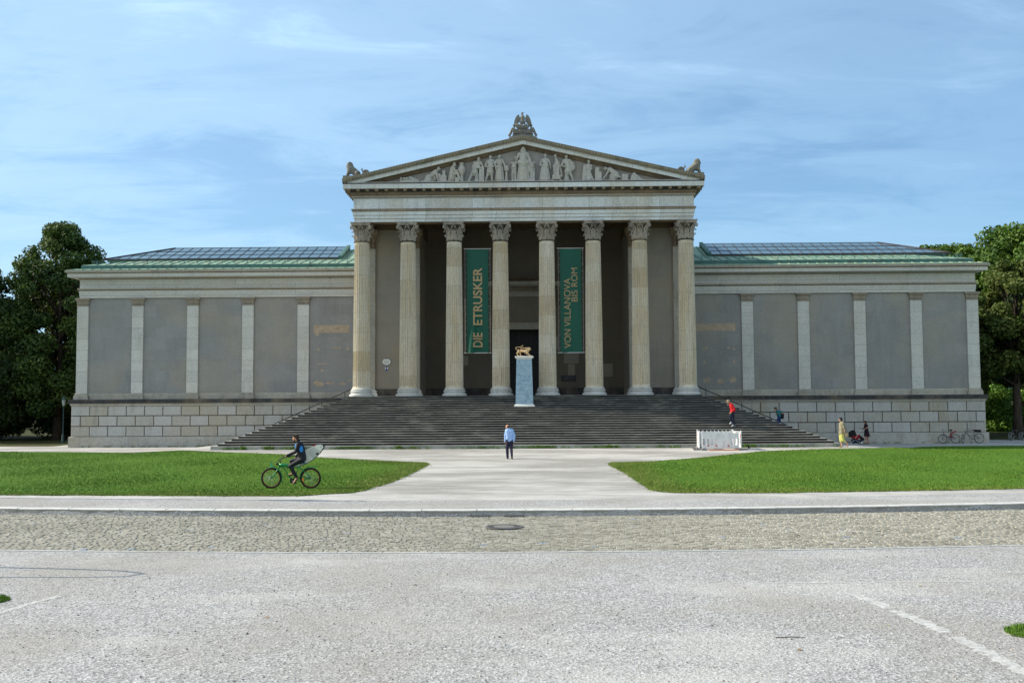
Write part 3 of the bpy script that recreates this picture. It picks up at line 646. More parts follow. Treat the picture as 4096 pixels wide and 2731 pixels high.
# ---------------------------------------------------------------- portico
CXS=[(-3.5+i)*3.083 for i in range(8)]
def column():
    rb,rt_=.585,.495; z0,z1=4.10,13.84; NF=24
    b=MB(); rings=[]; zz=[z0,z0+.09,z0+.13,z0+.22]+[z0+1+1.05*i for i in range(8)]+[z1-.26,z1-.16,z1-.10,z1-.02]
    sub=6; n=NF*sub; v=[]
    for i,z in enumerate(zz):
        t=(z-z0)/(z1-z0); r=rb+(rt_-rb)*(t**1.35); d=.085 if 3<=i<=len(zz)-4 else (.02 if i in(2,len(zz)-3) else 0.)
        if i==0 : r+=.04
        for k in range(n):
            q=(k%sub)/sub; dd=0 if q==0 or q>.84 else d*sin(PI*min(1,q/.84))**.7
            a=2*PI*k/n; v.append(((r-dd)*cos(a),(r-dd)*sin(a),z))
    f=[(i*n+k,i*n+(k+1)%n,(i+1)*n+(k+1)%n,(i+1)*n+k) for i in range(len(zz)-1) for k in range(n)]
    b.add(v,f); c=b.build('column',M_shaft,MU)
    ba=MB(); ba.lathe([(.79,HS),(.815,HS+.04),(.82,HS+.09),(.80,HS+.14),(.745,HS+.165),(.70,HS+.19),(.685,HS+.23),(.70,HS+.265),(.735,HS+.285),(.75,HS+.31),(.74,HS+.35),(.69,HS+.37),(.66,HS+.385),(.68,HS+.40),(.70,HS+.44),(.685,HS+.475),(.64,HS+.495),(.61,HS+.52)],48,cap=False)
    ba.build('base',M_base,c,smooth=True,angle=50)
    k=MB(); z=13.84; H=1.31
    k.lathe([(.50,z-.03),(.545,z-.02),(.55,z+.02),(.52,z+.045),(.47,z+.06),(.455,z+.3),(.455,z+.7),(.50,z+.95),(.58,z+1.1)],32,m=1)  # bell in a darker stone than the leaves
    # abacus with hollowed sides
    ab=[]; 
    for q in range(4):
        a0=PI/4+PI/2*q; p0=Vector((cos(a0),sin(a0)))*1.02; p1=Vector((cos(a0+PI/2),sin(a0+PI/2)))*1.02; mid=(p0+p1)/2; inn=-mid.normalized()
        for i in range(8):
            t=(i+.25)/7.5; 
            if t>1: continue
            p=p0.lerp(p1,max(.045,min(.955,t)))+inn*.16*sin(PI*t); ab.append((p.x,p.y))
    for (zz0,zz1,sc) in ((z+1.10,z+1.17,.93),(z+1.17,z+1.20,.90),(z+1.20,z+1.262,.97),(z+1.262,z+1.30,1.0)):
        k.prism([(x*sc,y*sc) for x,y in ab],zz0,zz1,0,'z')
    # acanthus leaves: curved tapering tongues with a mid rib, curling outward at the tip
    def leaf(an,r0,zb_,h,wd,curl,mi=0):
        e=Vector((cos(an),sin(an),0)); t=Vector((-sin(an),cos(an),0)); rows=[]
        N=9
        for i in range(N):
            u=i/(N-1)
            if u<.72: rr=r0+.02+.07*u*u; zz=zb_+h*u/.72*.92
            else:
                a=(u-.72)/.28*PI*1.05; rr=r0+.02+.07*.52+curl*(1-cos(a))/1.; zz=zb_+h*.92+curl*.75*sin(a)
            ww=wd*(.62+.5*sin(PI*min(1,u*1.05)))*(1 if u<.85 else .62); w2=ww*(1+.16*(i%2))
            rows.append([e*(rr-.05)+t*(-w2)+Vector((0,0,zz-.02)),e*(rr+.018)+t*(-w2*.5)+Vector((0,0,zz)),e*(rr-.012)+t*(-w2*.22)+Vector((0,0,zz)),e*(rr+.035)+Vector((0,0,zz+.012)),e*(rr-.012)+t*(w2*.22)+Vector((0,0,zz)),e*(rr+.018)+t*(w2*.5)+Vector((0,0,zz)),e*(rr-.05)+t*w2+Vector((0,0,zz-.02))])
        v=[p for r_ in rows for p in r_]; f=[(i*7+j,i*7+j+1,(i+1)*7+j+1,(i+1)*7+j) for i in range(N-1) for j in range(6)]; k.add(v,f,mi)
    for q in range(8): leaf(2*PI*(q+.5)/8,.47,z+.06,.36,.155,.075)
    for q in range(8): leaf(2*PI*q/8,.475,z+.10,.66,.14,.085)
    for q in range(4): leaf(PI/4+PI/2*q,.50,z+.45,.42,.12,.09)
    # corner volutes and centre palmettes
    for q in range(4):
        an=PI/4+PI/2*q; e=Vector((cos(an),sin(an),0))
        for sd_ in (-1,1):
            t=Vector((-sin(an),cos(an),0))*sd_*.045
            pts=[e*.50+t*3.2+Vector((0,0,z+.55)),e*.56+t*2.4+Vector((0,0,z+.80)),e*.68+t*1.4+Vector((0,0,z+.99)),e*.82+t+Vector((0,0,z+1.06))]
            for i in range(13):
                a=PI/2-i*PI/5.2; rr_=.135*(1-i/15); pts.append(e*(.83+rr_*cos(a)*.9)+t+Vector((0,0,z+.925+rr_*sin(a))))
            k.tube(pts,[.035]*5+[.034*(1-i/18) for i in range(len(pts)-5)],6)
        an2=PI/2*q; e=Vector((cos(an2),sin(an2),0)); t=Vector((-sin(an2),cos(an2),0))
        for j in range(-3,4):
            a=j*.36; k.cap(e*.62+Vector((0,0,z+1.04)),e*.66+t*.19*sin(a)+Vector((0,0,z+1.05+.21*cos(a))),.016,.026,6)
        for sd_ in (-1,1):
            pts=[e*.50+t*sd_*.20+Vector((0,0,z+.62)),e*.55+t*sd_*.17+Vector((0,0,z+.82))]
            for i in range(9): a=PI-i*PI/4.5; rr_=.07*(1-i/11); pts.append(e*.60+t*sd_*(.10+rr_*cos(a))+Vector((0,0,z+.96+rr_*sin(a))))
            k.tube(pts,.019,5)
    k.build('capital',[M_cap,M_dark],c,smooth=True,angle=45); return c
m=NT('fluted_shaft_stone',.88,.2); sp=m.n('ShaderNodeSeparateXYZ'); m.l(m.pos,sp.inputs[0])
drum=m.math('FLOOR',m.math('DIVIDE',m.math('ADD',sp.outputs[2],m.math('MULTIPLY',m.math('FLOOR',m.math('ADD',m.math('DIVIDE',sp.outputs[0],3.083),.0)),.37)),1.27))
colid=m.math('FLOOR',m.math('DIVIDE',sp.outputs[0],3.083)); wn=m.n('ShaderNodeTexWhiteNoise',noise_dimensions='2D'); cc=m.n('ShaderNodeCombineXYZ'); m.l(drum,cc.inputs[0]); m.l(colid,cc.inputs[1]); m.l(cc.outputs[0],wn.inputs['Vector'])
base=m.ramp(wn.outputs['Value'],[(0,(.46,.40,.30)),(.35,(.56,.51,.415)),(.7,(.52,.48,.395)),(1,(.61,.58,.50))])
base=m.mix(m.math('MULTIPLY',m.ramp(m.noise(.8,5,.6,m.vec((2,2,.25))),[(.42,0),(.62,1)]),.5),base,(.50,.39,.235))
base=m.mix(m.math('MULTIPLY',m.ramp(m.noise(2.5,6,.7,m.vec((3.2,3.2,.22))),[(.48,0),(.66,1)]),.40),base,(.20,.185,.16))
fr=m.math('FRACT',m.math('DIVIDE',m.math('ADD',sp.outputs[2],m.math('MULTIPLY',colid,.37)),1.27)); jo=m.math('LESS_THAN',fr,.012); base=m.mix(m.math('MULTIPLY',jo,.5),base,(.12,.11,.10))
base=m.mix(.3,base,m.ramp(m.noise(11,6,.7),[(.32,.1),(.68,.8)]),'OVERLAY'); m.col(base); m.bump(m.noise(14,5,.7),.35,.012); M_shaft=m.mat
M_base=stone('column_base_stone',(.50,.50,.49),(.42,.42,.41),None,.35,warmth=.15)
c0=column(); c0.location=(CXS[0],0,0)
for x in CXS[1:]: dup(c0,MU,(x,0,0))
# antae and inner walls
def anta(xc,w_=1.0,inner=1):
    hw=w_/2; y=2.62
    b=MB()
    for i in range(8): b.box(xc-hw+random.uniform(-.0,.012),xc+hw-random.uniform(0,.012),y+random.uniform(-.003,.01),y+.5,4.1+1.21*i+.006,4.1+1.21*(i+1)-.006)
    b.box(xc-hw+.02,xc+hw-.02,y+.03,y+.5,4.1,13.84); p=b.build('anta',M_anta,MU)
    c=MB(); c.sweep([(xc-hw,y+.5),(xc-hw,y),(xc+hw,y),(xc+hw,y+.5)],[(.18,HS),(.18,HS+.2),(.12,HS+.22),(.10,HS+.3),(.13,HS+.33),(.13,HS+.38),(.04,HS+.42),(0,HS+.5)]); c.build('base',M_base,p)
    k=MB(); k.box(xc-hw-.02,xc+hw+.02,y-.03,y+.5,13.84,13.9); k.sweep([(xc-hw,y+.5),(xc-hw,y),(xc+hw,y),(xc+hw,y+.5)],[(0,13.88),(.02,14.3),(.05,14.6),(.16,14.85),(.20,14.9),(.20,15.14),(0,15.145)])
    for q in range(4):
        x=xc-hw+.125+.25*q
        for zz,h in ((13.95,.32),(14.3,.34)):
            k.tube([(x,y-.01,zz),(x,y-.05,zz+h*.6),(x,y-.12,zz+h*.95),(x,y-.14,zz+h*.8)],[.09,.10,.07,.03],6)
    for sd_ in (-1,1):
        pts=[(xc+sd_*.2,y-.03,14.4),(xc+sd_*.32,y-.08,14.7)]+[(xc+sd_*(.42+.11*(1-i/9)*cos(PI/2-i*.7)),y-.12,14.72+.11*(1-i/9)*sin(PI/2-i*.7)) for i in range(8)]; k.tube(pts,.03,6)
    k.build('capital',M_acap,p)
M_anta=stone('anta_limestone',(.36,.345,.30),(.28,.265,.23),None,.4,warmth=.5); M_acap=stone('brown_capital_stone',(.24,.185,.13),(.13,.10,.07),None,.6)  # capital stone in darker brown, also on the entablature mouldings
for x in (-10.79,-7.71,7.71,10.79): anta(x)
iw=MB()
for s in (-1,1):
    a,b_=s*7.3,s*11.2; iw.box(min(a,b_),max(a,b_),2.80,W+1,HS,15.15,1)
    iw.box(min(s*8.2,s*10.3),max(s*8.2,s*10.3),2.72,2.80,HS,HS+.52,3)
iw.box(-7.5,-1.45,W,W+.6,HS,16.35,0); iw.box(1.45,7.5,W,W+.6,HS,16.35,0); iw.box(-1.45,1.45,W,W+.6,8.54,16.35,0)
for a,b_ in ((-7.3,-1.9),(1.9,7.3)): iw.box(a,b_,W-.08,W,HS,HS+.6,3)
for (x0,x1,z0,z1) in [(5.75,6.5,5.0,5.97),(2.9,4.0,6.0,6.9),(3.2,3.7,5.0,5.95),(-4.6,-4.2,5.9,6.6),(1.95,2.5,7.1,8.0)]: iw.box(x0,x1,W-.006,W+.02,z0,z1,1)
iw.build('portico_wall',[M_inner,M_bay,M_dark,M_slab],MU)
dr=MB(); 
for s in (-1,1):
    x0,x1=sorted((s*1.45,s*2.05)); dr.box(x0,x1,W-.10,W,HS,11.0,0); x0,x1=sorted((s*1.45,s*1.62)); dr.box(x0,x1,W-.14,W-.10,HS,8.9,0)
    x0,x1=sorted((s*2.35,s*2.75)); 
    dr.tube([(s*2.55,W-.15,11.9),(s*2.55,W-.34,11.75),(s*2.55,W-.36,11.4),(s*2.55,W-.18,11.0),(s*2.55,W-.12,10.7),(s*2.55,W-.24,10.45),(s*2.55,W-.12,10.3)],[.16,.19,.17,.13,.12,.16,.08],8,1)
dr.box(-1.45,1.45,W-.06,W,8.54,10.95,2)
for i,(z0,z1,p) in enumerate(((8.54,8.78,.10),(8.78,8.95,.14),(8.96,9.05,.18),(10.98,11.12,.08),(11.13,11.24,.12),(11.25,11.34,.16),(11.36,11.44,.22),(11.46,11.72,.14),(11.74,11.80,.42),(11.82,12.08,.50),(12.10,12.38,.58))):
    wd=1.6 if i<3 else (2.25 if i<8 else 3.0); dr.box(-wd,wd,W-p-.06,W-.05,z0,z1,1 if i in(6,7,10) else 0)
dr.teeth([(-2.2,W-.1),(2.2,W-.1)],.14,.20,11.37,11.43,.11,.06,0); dr.teeth([(-2.95,W-.5),(2.95,W-.5)],.1,.14,12.12,12.34,.14,.09,1)
d=dr.build('door_surround',[M_anta,M_acap,M_ashl:=wallmat('door_panel_ashlar',(.17,.155,.125),(1.9,.73),.08)],MU)
dd=MB(); dd.box(-1.45,1.45,W+.9,W+.95,HS,8.54); dd.box(-1.46,-1.45,W,W+.9,HS,8.54); dd.box(1.45,1.46,W,W+.9,HS,8.54); dd.box(-1.45,1.45,W,W+.9,8.53,8.54)
dw=dd.build('doorway',M_black,MU)
gd=MB()
for x in (-1.35,-.45,.45,1.35): gd.box(x-.03,x+.03,W+.70,W+.76,HS,8.5)
gd.box(-1.4,1.4,W+.7,W+.76,6.1,6.18); gd.build('door_frame',M_iron,dw)
# ceiling and beams behind the front architrave
ce=MB(); ce.box(-11.2,11.2,.5,W+.2,16.3,16.4)
for x in CXS: ce.box(x-.35,x+.35,.5,2.8 if abs(x)>7 else W,15.6,16.3,0)
for x in [CXS[i]+1.54 for i in range(7)]: ce.box(x-.15,x+.15,.5,2.8 if abs(x)>7.8 else W,15.95,16.3,0)
for y in (1.2,1.9): ce.box(-11,11,y,y+.18,15.97,16.3)
for s in (-1,1): ce.box(min(s*7.2,s*11.2),max(s*7.2,s*11.2),2.66,W,15.146,16.3)
for y in (3.3,4.3,5.3,6.3,7.3): ce.box(-7.2,7.2,y,y+.2,15.97,16.3)
ce.build('ceiling',M_ceil,MU)
# entablature
PP=[(-PX,W),(-PX,-.5),(PX,-.5),(PX,W)]
e=MB()
e.box(-PX+.1,PX-.1,-.40,.5,15.153,16.9,2)
for s in (-1,1): e.box(min(s*(PX-.1),s*(PX-1)),max(s*(PX-.1),s*(PX-1)),.5,W+1,15.153,16.9,2)
e.sweep(PP,[(-.9,15.15),(-.05,15.15),(-.05,15.355),(-.06,15.36),(-.06,15.375),(.0,15.38),(.0,15.585),(-.012,15.59),(-.012,15.605),(.045,15.61),(.045,15.82),(.04,15.84),(.06,15.88),(.14,15.97),(.14,16.01),(.0,16.015),(.0,16.74),(.04,16.76),(.07,16.83),(.09,16.85),(.14,16.86)],0,mats=[3]+[3 if j in(3,7,11,12,13,16,17) else 0 for j in range(1,20)])
e.teeth(PP,.06,.12,15.885,15.965,.12,.06,1); e.teeth(PP,.03,.085,16.76,16.84,.12,.06,1)
# soffit panel moulding between capitals
en=e.build('entablature',[M_ent,M_trim,M_dark,M_acap],MU)
c=MB(); c.sweep(PP,[(.10,16.86),(.10,16.95),(.16,16.96),(.16,17.09),(.20,17.10),(.20,17.28),(.56,17.285),(.60,17.27),(.60,17.58),(.63,17.60),(.63,17.64),(-.5,17.655)],0,mats=[2,2,2,2,1,2,0,0,1,1,1])  # modillion zone in darker materials than the frieze
c.teeth(PP,.10,.17,16.965,17.085,.1,.058,2)
for i in range(38):
    x=-PX-.25+i*(2*PX+.5)/37; 
    c.box(x-.11,x+.11,-1.06,-.70,17.14,17.283,2); c.tube([(x-.1,-.98,17.16),(x+.1,-.98,17.16)],.045,8,2)
for s in (-1,1):
    for i in range(13):
        y=-.35+i*.61; c.box(min(s*(PX+.2),s*(PX+.56)),max(s*(PX+.2),s*(PX+.56)),y-.11,y+.11,17.14,17.283,2)
c.build('cornice',[M_ent,M_slab,M_acap],en)
# pediment
SL=(20.70-17.93)/11.95
pe=MB(); tz=17.66
pe.prism([(-10.6,tz),(10.6,tz),(0,tz+10.6*SL-.1)],-.42,.2,0)
pd=pe.build('pediment',M_tymp:=wallmat('tympanum_stone',(.30,.30,.295),(1.1,.55),.08),MU)
rk=MB()
# raking cornice: profile swept up each slope: (forward y, offset perpendicular below the top line)
def rake(s,prof,m,xe=11.93,x1=0):
    # prof: (y, dz) points; dz measured down from roof line
    v=[];n=len(prof)
    for (x) in (s*xe,0):
        for y,dz in prof: v.append((x,y,20.70-abs(x)*SL-dz))
    f=[(i,n+i,n+i+1,i+1) if s>0 else (i+1,n+i+1,n+i,i) for i in range(n-1)]; f+=[tuple(range(n)) if s>0 else tuple(range(n))[::-1]]; rk.add(v,f,m)
for s in (-1,1):
    rake(s,[(W,0.0),(-1.22,0),(-1.23,.04),(-1.20,.05),(-1.13,.20),(-1.08,.235),(-1.08,.25)],1)
    rake(s,[(-1.05,.245),(-1.05,.27),(-1.03,.275)],2,11.75)
    rake(s,[(-1.03,.27),(-1.03,.53),(-.98,.54)],0,11.6)
    rake(s,[(-.98,.535),(-.66,.55),(-.66,.62),(-.58,.64),(-.58,.70),(-.42,.72)],3,11.3)
    # carved anthemion along the sima and beads below
    L_=11.8; N=64
    for i in range(N):
        x=s*(L_*(i+.5)/N); zz=20.70-abs(x)*SL; rk.ell((x,-1.19,zz-.13),(.075,.035,.085),6,m=1); 
        rk.ell((x+s*.09,-1.18,zz-.13-.09*SL),(.025,.03,.07),4,m=1)
    for i in range(150):
        x=s*(L_*(i+.5)/150); rk.box(x-.022,x+.022,-1.085,-1.03,20.70-abs(x)*SL-.305,20.70-abs(x)*SL-.265,2)
rk.build('raking_cornice',[M_ent,M_sima:=stone('lichen_stained_sima',(.27,.25,.20),(.18,.165,.13),None,.75,dirtc=(.06,.06,.03),warmth=.3),M_trim,M_acap],pd)
fl=MB(); fl.box(-10.9,10.9,-1.10,-.40,17.656,17.70); fl.build('pediment_floor',M_stat,pd)
# portico roof behind the gable
pr=MB(); 
for s in (-1,1):
    pr.add([(0,-.9,20.66),(s*11.9,-.9,17.9),(s*11.9,30,17.9),(0,30,20.66)],[(0,1,2,3) if s<0 else (3,2,1,0)],0)
    pr.box(min(s*11.2,s*10.2),max(s*11.2,s*10.2),W,30,13.3,17.9,1)
pr.box(-11.2,11.2,29,30,13.3,17.9,1); pr.build('portico_roof',[M_cop,M_ent],MU)
# ---------------------------------------------------------------- sculpture
def V3(*a): return Vector(a)
def spiral(c,r,turns,ax=(1,0,0),az=(0,0,1),n=22,start=0,shrink=.12,dirn=1):
    c=Vector(c);ax=Vector(ax);az=Vector(az); out=[]
    for i in range(n):
        t=i/(n-1); a=start+dirn*turns*2*PI*t; q=r*(1-(1-shrink)*t); out.append(c+ax*q*cos(a)+az*q*sin(a))
    return out
# pediment figures: built in a local frame (x along the wall, z up from the pediment floor), y=0 is the middle plane
def robe(b,x,z0,z1,w0,w1,y=0,n=7,d=.16):
    for i in range(n):
        t=(i/(n-1)-.5)*2; b.cap((x+t*w0,y-d*(1-t*t)*.9-.05,z0),(x+t*w1,y-d*(1-t*t)*.7-.04,z1),.045,.035,6)
    b.cap((x,y,z0),(x,y,z1),w0*.9,w1*.9,8)
def head(b,x,z,r=.125,y=-.05,face=0,hair=0):
    b.ell((x,y,z),(r*.85,r*.9,r*1.15),10); b.ell((x+face*r*.9,y-.02,z-.01),(r*.3,.03,.03),6)
    if hair: 
        for s in(-1,1): b.cap((x+s*r*.8,y+.02,z+.02),(x+s*r*1.0,y+.02,z-.32),.06,.05,6)
FZ=17.70; FY=-.72
def fig(name,label,cat,x,fn,vox=.022):
    b=MB(); fn(b); 
    o=fobj(b,vox,name,M_stat,None,1,(x,FY,FZ)); return tag(o,label,cat,'stone sculptures in the pediment')
def f_center(b):
    robe(b,0,.08,1.25,.42,.26,0,9); b.cap((-.22,0,1.3),(.22,0,1.3),.2,.2); b.cap((0,0,1.2),(0,0,1.75),.3,.24); b.cap((-.26,0,1.85),(.26,0,1.85),.14,.14); b.cap((0,0,1.9),(0,-.02,2.1),.09,.08); head(b,0,2.2,.14,-.04,0,1)
    b.cap((-.3,0,1.82),(-.45,-.05,1.5),.10,.09); b.cap((-.45,-.05,1.5),(-.52,-.22,1.62),.08,.06); b.cap((.3,0,1.82),(.45,0,1.4),.11,.10); b.cap((.45,0,1.4),(.5,-.05,.9),.11,.07); robe(b,.46,.7,1.35,.10,.08,.02,3,.05); b.cap((-.48,.02,1.45),(-.5,.02,.5),.05,.06); b.box(-.55,.55,-.25,.25,0,.09)
def f_lionped(b):
    b.box(-.17,.17,-.18,.18,0,.14); 
    for s in(-1,1): b.cap((s*.1,-.06,.2),(s*.1,-.06,.65),.065,.08); 
    b.cap((0,0,.6),(0,0,.95),.17,.19); b.ell((0,-.1,1.02),(.16,.15,.17)); b.ell((0,-.2,.97),(.07,.08,.07)); b.box(-.2,.2,-.16,.16,1.2,1.3); b.box(-.13,.13,-.1,.1,1.1,1.22); b.cap((0,.05,.2),(0,.05,.6),.12,.15)
def stand(b,h,lean=0,robed=True,face=1,legs=.12,stick=None,bare=False,arm=1):
    k=h/1.85
    if robed: robe(b,0,.12,.9*k,.27,.2,0,6); b.cap((-.1,-.08,.03),(-.1,-.14,.05),.06,.05); b.cap((.12,-.08,.03),(.12,-.14,.05),.06,.05)
    else:
        b.cap((-legs*2.6,.0,.06),(-legs*1.5,-.05,.45*k),.06,.08); b.cap((-legs*1.5,-.05,.45*k),(-.05,0,.9*k),.085,.12); b.cap((legs*1.1,0,.06),(legs*.9,-.03,.45*k),.06,.08); b.cap((legs*.9,-.03,.45*k),(.07,0,.9*k),.085,.12); b.cap((legs*1.1,0,.05),(legs*1.1+.1,-.06,.04),.05,.04); b.cap((-legs*2.6,0,.05),(-legs*2.6+.1,-.06,.04),.05,.04)
        robe(b,0,.62*k,.98*k,.2,.17,0,5)
    L_=lean
    b.cap((0,0,.95*k),(L_,0,1.35*k),.17,.19); b.cap((L_-.16,0,1.45*k),(L_+.16,0,1.45*k),.12,.12); b.cap((L_,0,1.5*k),(L_*1.2,0,1.64*k),.07,.065); head(b,L_*1.3,1.73*k,.125,-.03,face)
    b.cap((L_-.22,0,1.43*k),(L_-.34,-.03,1.12*k),.08,.07); b.cap((L_-.34,-.03,1.12*k),(L_-.12,-.18,.98*k),.06,.05)
    b.cap((L_+.22,0,1.43*k),(L_+.33,-.03,1.15*k),.08,.07); b.cap((L_+.33,-.03,1.15*k),(L_+.36*arm,-.08,.86*k),.06,.045)
    if not bare: 
        for i in range(5): b.cap((L_-.2+.06*i,-.14,1.42*k),(L_+.02+.05*i,-.17,1.0*k),.035,.03,5)
def f_b(b):  # kneeling, bending to the right
    b.cap((-.75,0,.08),(-.35,0,.15),.07,.12); robe(b,-.42,.05,.45,.30,.16,0,6); b.cap((-.2,0,.45),(.05,0,.72),.19,.18); b.cap((.05,0,.78),(.22,-.04,.88),.08,.07); head(b,.26,.93,.125,-.05,1)
    b.cap((.1,-.12,.68),(.16,-.2,.35),.08,.06); b.cap((.16,-.2,.35),(.2,-.2,.12),.055,.045); b.cap((.1,.1,.68),(.3,0,.4),.07,.05); b.cap((.0,0,.2),(.0,0,.35),.12,.1); b.cap((-1.0,0,.06),(-.6,-.05,.1),.06,.09)
def f_d(b):  # seated, holding a big jar
    robe(b,-.15,.18,.5,.22,.2,0,5); b.cap((-.2,0,.5),(.2,-.1,.62),.17,.12); b.cap((.2,-.1,.62),(.42,-.1,.12),.10,.06); b.cap((.42,-.1,.1),(.56,-.15,.06),.05,.04); b.cap((-.18,0,.55),(-.1,0,.95),.18,.19); b.cap((-.08,0,1.0),(-.02,-.02,1.1),.08,.07); head(b,0,1.18,.125,-.05,1); b.ell((0,-.03,1.29),(.12,.12,.10))
    b.cap((-.02,-.14,.95),(.08,-.2,.72),.07,.06); b.cap((.08,-.2,.72),(.32,-.18,.82),.055,.045); b.box(.05,.32,-.2,.1,0,.32); b.cap((-.55,0,.08),(-.2,0,.12),.07,.09)
def f_jar(b): b.lathe([(.05,0),(.1,.06),(.2,.28),(.25,.48),(.22,.62),(.13,.72),(.12,.80),(.17,.84),(.18,.90),(.12,.92)],20,(0,0,.0))
def f_stele(w_,h,d=.14):
    def f(b): b.box(-w_/2,w_/2,-d,d,0,h)
    return f
fig('figure_statue','stone robed woman statue with long hair, tallest figure in centre of pediment','statue',.02,f_center)
fig('lion_pedestal','stone lion-shaped support left of the central robed statue','statue',-.60,f_lionped)
fig('lion_pedestal','stone lion-shaped support right of the central robed statue','statue',.62,f_lionped)
fig('figure_statue','bare-chested draped stone statue beside left lion support, vase column at its elbow','statue',-1.55,lambda b:(stand(b,1.83,0,True,-1,bare=True),robe(b,0,.2,1.0,.26,.2,0,7)))
fig('vase_column','small stone column with carved bust, right of a draped pediment statue','sculpture',-1.10,lambda b:(b.cap((0,0,.1),(0,0,.75),.10,.07),b.box(-.13,.13,-.12,.12,0,.12),b.ell((0,0,.95),(.17,.13,.17)),b.box(-.15,.15,-.1,.1,.75,.85)))
fig('figure_statue','bare-legged stone statue in short tunic resting on upright slab in pediment','statue',-2.18,lambda b:stand(b,1.8,.02,False,1))
fig('stone_slab','plain upright stone slab between two tunic-clad pediment statues','sculpture',-2.74,f_stele(.34,1.02))
fig('figure_statue','striding stone statue leaning with hand on hip under left gable slope','statue',-3.20,lambda b:(stand(b,1.68,.2,False,1,.16),b.cap((.5,.05,.05),(.42,.0,.75),.04,.04),robe(b,.16,.05,.6,.14,.1,.08,4,.08)))
fig('seated_statue','seated helmeted stone statue working on large jar, left side of pediment','statue',-4.55,f_d)
fig('stone_jar','large round-bellied stone jar held by seated helmeted pediment statue','sculpture',-4.06,lambda b:(b.lathe([(.05,.42),(.12,.48),(.22,.66),(.26,.85),(.22,1.02),(.13,1.12),(.12,1.2),(.18,1.24),(.18,1.30),(.1,1.32)],20),b.cap((0,0,.05),(0,0,.45),.12,.1)))
fig('stone_block','stepped narrow-topped stone block in front of kneeling left statue','sculpture',-5.28,lambda b:(b.box(-.22,.22,-.14,.14,0,.42),b.prism([(-.22,.42),(.22,.42),(.13,.52),(-.05,.52)],-.14,.14),b.box(-.05,.13,-.12,.12,.5,.8),b.box(-.42,-.18,-.1,.12,0,.6)))
fig('kneeling_statue','kneeling stone statue bending towards stepped block, left end of pediment','statue',-5.85,f_b)
fig('log_pile','stacked stone logs beside crumpled stone drapery in left pediment corner','sculpture',-7.6,lambda b:([b.cap((-.45+.19*i,-.15,.27),(-.45+.19*i,.1,.27),.09,.09) for i in range(4)],b.box(-.55,.2,-.14,.14,0,.18),[b.cap((.2+.08*i,-.12,.06),(.12+.1*i,-.1,.38-.04*i),.06,.06,6) for i in range(7)],b.box(.15,.75,-.1,.1,0,.22)))
fig('figure_statue','draped stone statue seen from behind, right of the right lion support','statue',1.47,lambda b:(stand(b,1.86,.0,True,1),robe(b,-.03,.12,1.1,.33,.2,0,8)))
fig('bust_on_pedestal','carved stone bust on tall ornamented pedestal in pediment right half','sculpture',2.20,lambda b:(b.box(-.27,.27,-.16,.16,.12,.42),b.box(-.2,.2,-.14,.14,.4,1.0),b.box(-.24,.24,-.16,.16,.95,1.04),b.box(-.19,.19,-.14,.14,1.0,1.14),b.prism([(-.17,1.14),(.17,1.14),(.14,1.4),(.02,1.5)],-.1,.1),b.cap((0,0,1.4),(-.02,0,1.62),.09,.07),head(b,-.05,1.72,.115,-.03,-1),b.ell((-.25,0,.12),.11),b.ell((.25,0,.12),.11),[b.cap((.2+.04*i,.05,1.3-.1*i),(.34+.02*i,.05,.35),.05,.05,6) for i in range(3)],[b.cap((-.1+.1*i,-.13,.6),(-.1+.1*i,-.15,.85),.03,.03,6) for i in range(3)]))
fig('figure_statue','striding nude stone statue with cloak over shoulder, right half of pediment','statue',2.98,lambda b:(stand(b,1.78,-.08,False,-1,-.13,bare=True),[b.cap((.1+.08*i,.03,1.42-.05*i),(.28+.05*i,.0,.75+.05*i),.06,.06,6) for i in range(4)],robe(b,-.1,.04,.5,.14,.08,.06,4,.08)))
fig('seated_statue','seated bare-chested stone statue holding cloth beside stepped blocks','statue',4.32,lambda b:(robe(b,0,.08,.55,.22,.16,0,6),b.cap((0,0,.55),(.05,-.1,.62),.17,.14),b.cap((.05,-.1,.6),(.28,-.12,.1),.10,.06),b.cap((.28,-.12,.08),(.38,-.16,.05),.05,.04),b.cap((0,0,.62),(.02,0,1.0),.17,.17),b.cap((-.14,0,1.06),(.18,0,1.06),.10,.10),b.cap((.02,0,1.1),(.03,0,1.22),.07,.07),head(b,.03,1.32,.125,-.04,1),b.cap((.2,0,1.0),(.2,-.1,.78),.07,.06),b.cap((.2,-.1,.78),(-.1,-.18,.78),.055,.05),[b.cap((-.28+.05*i,0,1.08),(-.36+.05*i,-.02,.4),.06,.06,6) for i in range(4)],b.box(-.42,-.22,-.12,.12,0,.42)))
fig('stone_block','stair-stepped stone blocks right of the seated cloth-holding statue','sculpture',4.95,lambda b:(b.box(-.2,.08,-.14,.14,0,.9),b.box(.05,.24,-.14,.14,0,.62)))
fig('kneeling_statue','kneeling stone statue stooping left with leg stretched behind, right side of pediment','statue',6.0,lambda b:(b.cap((-.1,0,.08),(.0,0,.3),.13,.16),robe(b,-.1,.05,.4,.18,.16,0,5),b.cap((.05,0,.5),(-.25,0,.76),.20,.18),b.cap((-.3,0,.8),(-.5,-.03,.84),.08,.07),head(b,-.56,.84,.12,-.05,-1),b.cap((-.35,-.12,.72),(-.5,-.15,.4),.07,.055),b.cap((-.5,-.15,.4),(-.75,-.15,.1),.05,.04),b.cap((.1,0,.45),(.42,0,.25),.13,.09),b.cap((.42,0,.25),(.85,0,.06),.07,.05),robe(b,.15,.25,.55,.16,.14,0,4)))
fig('stone_block','low rectangular stone block behind the right stooping statue','sculpture',6.72,f_stele(.42,.44,.12))
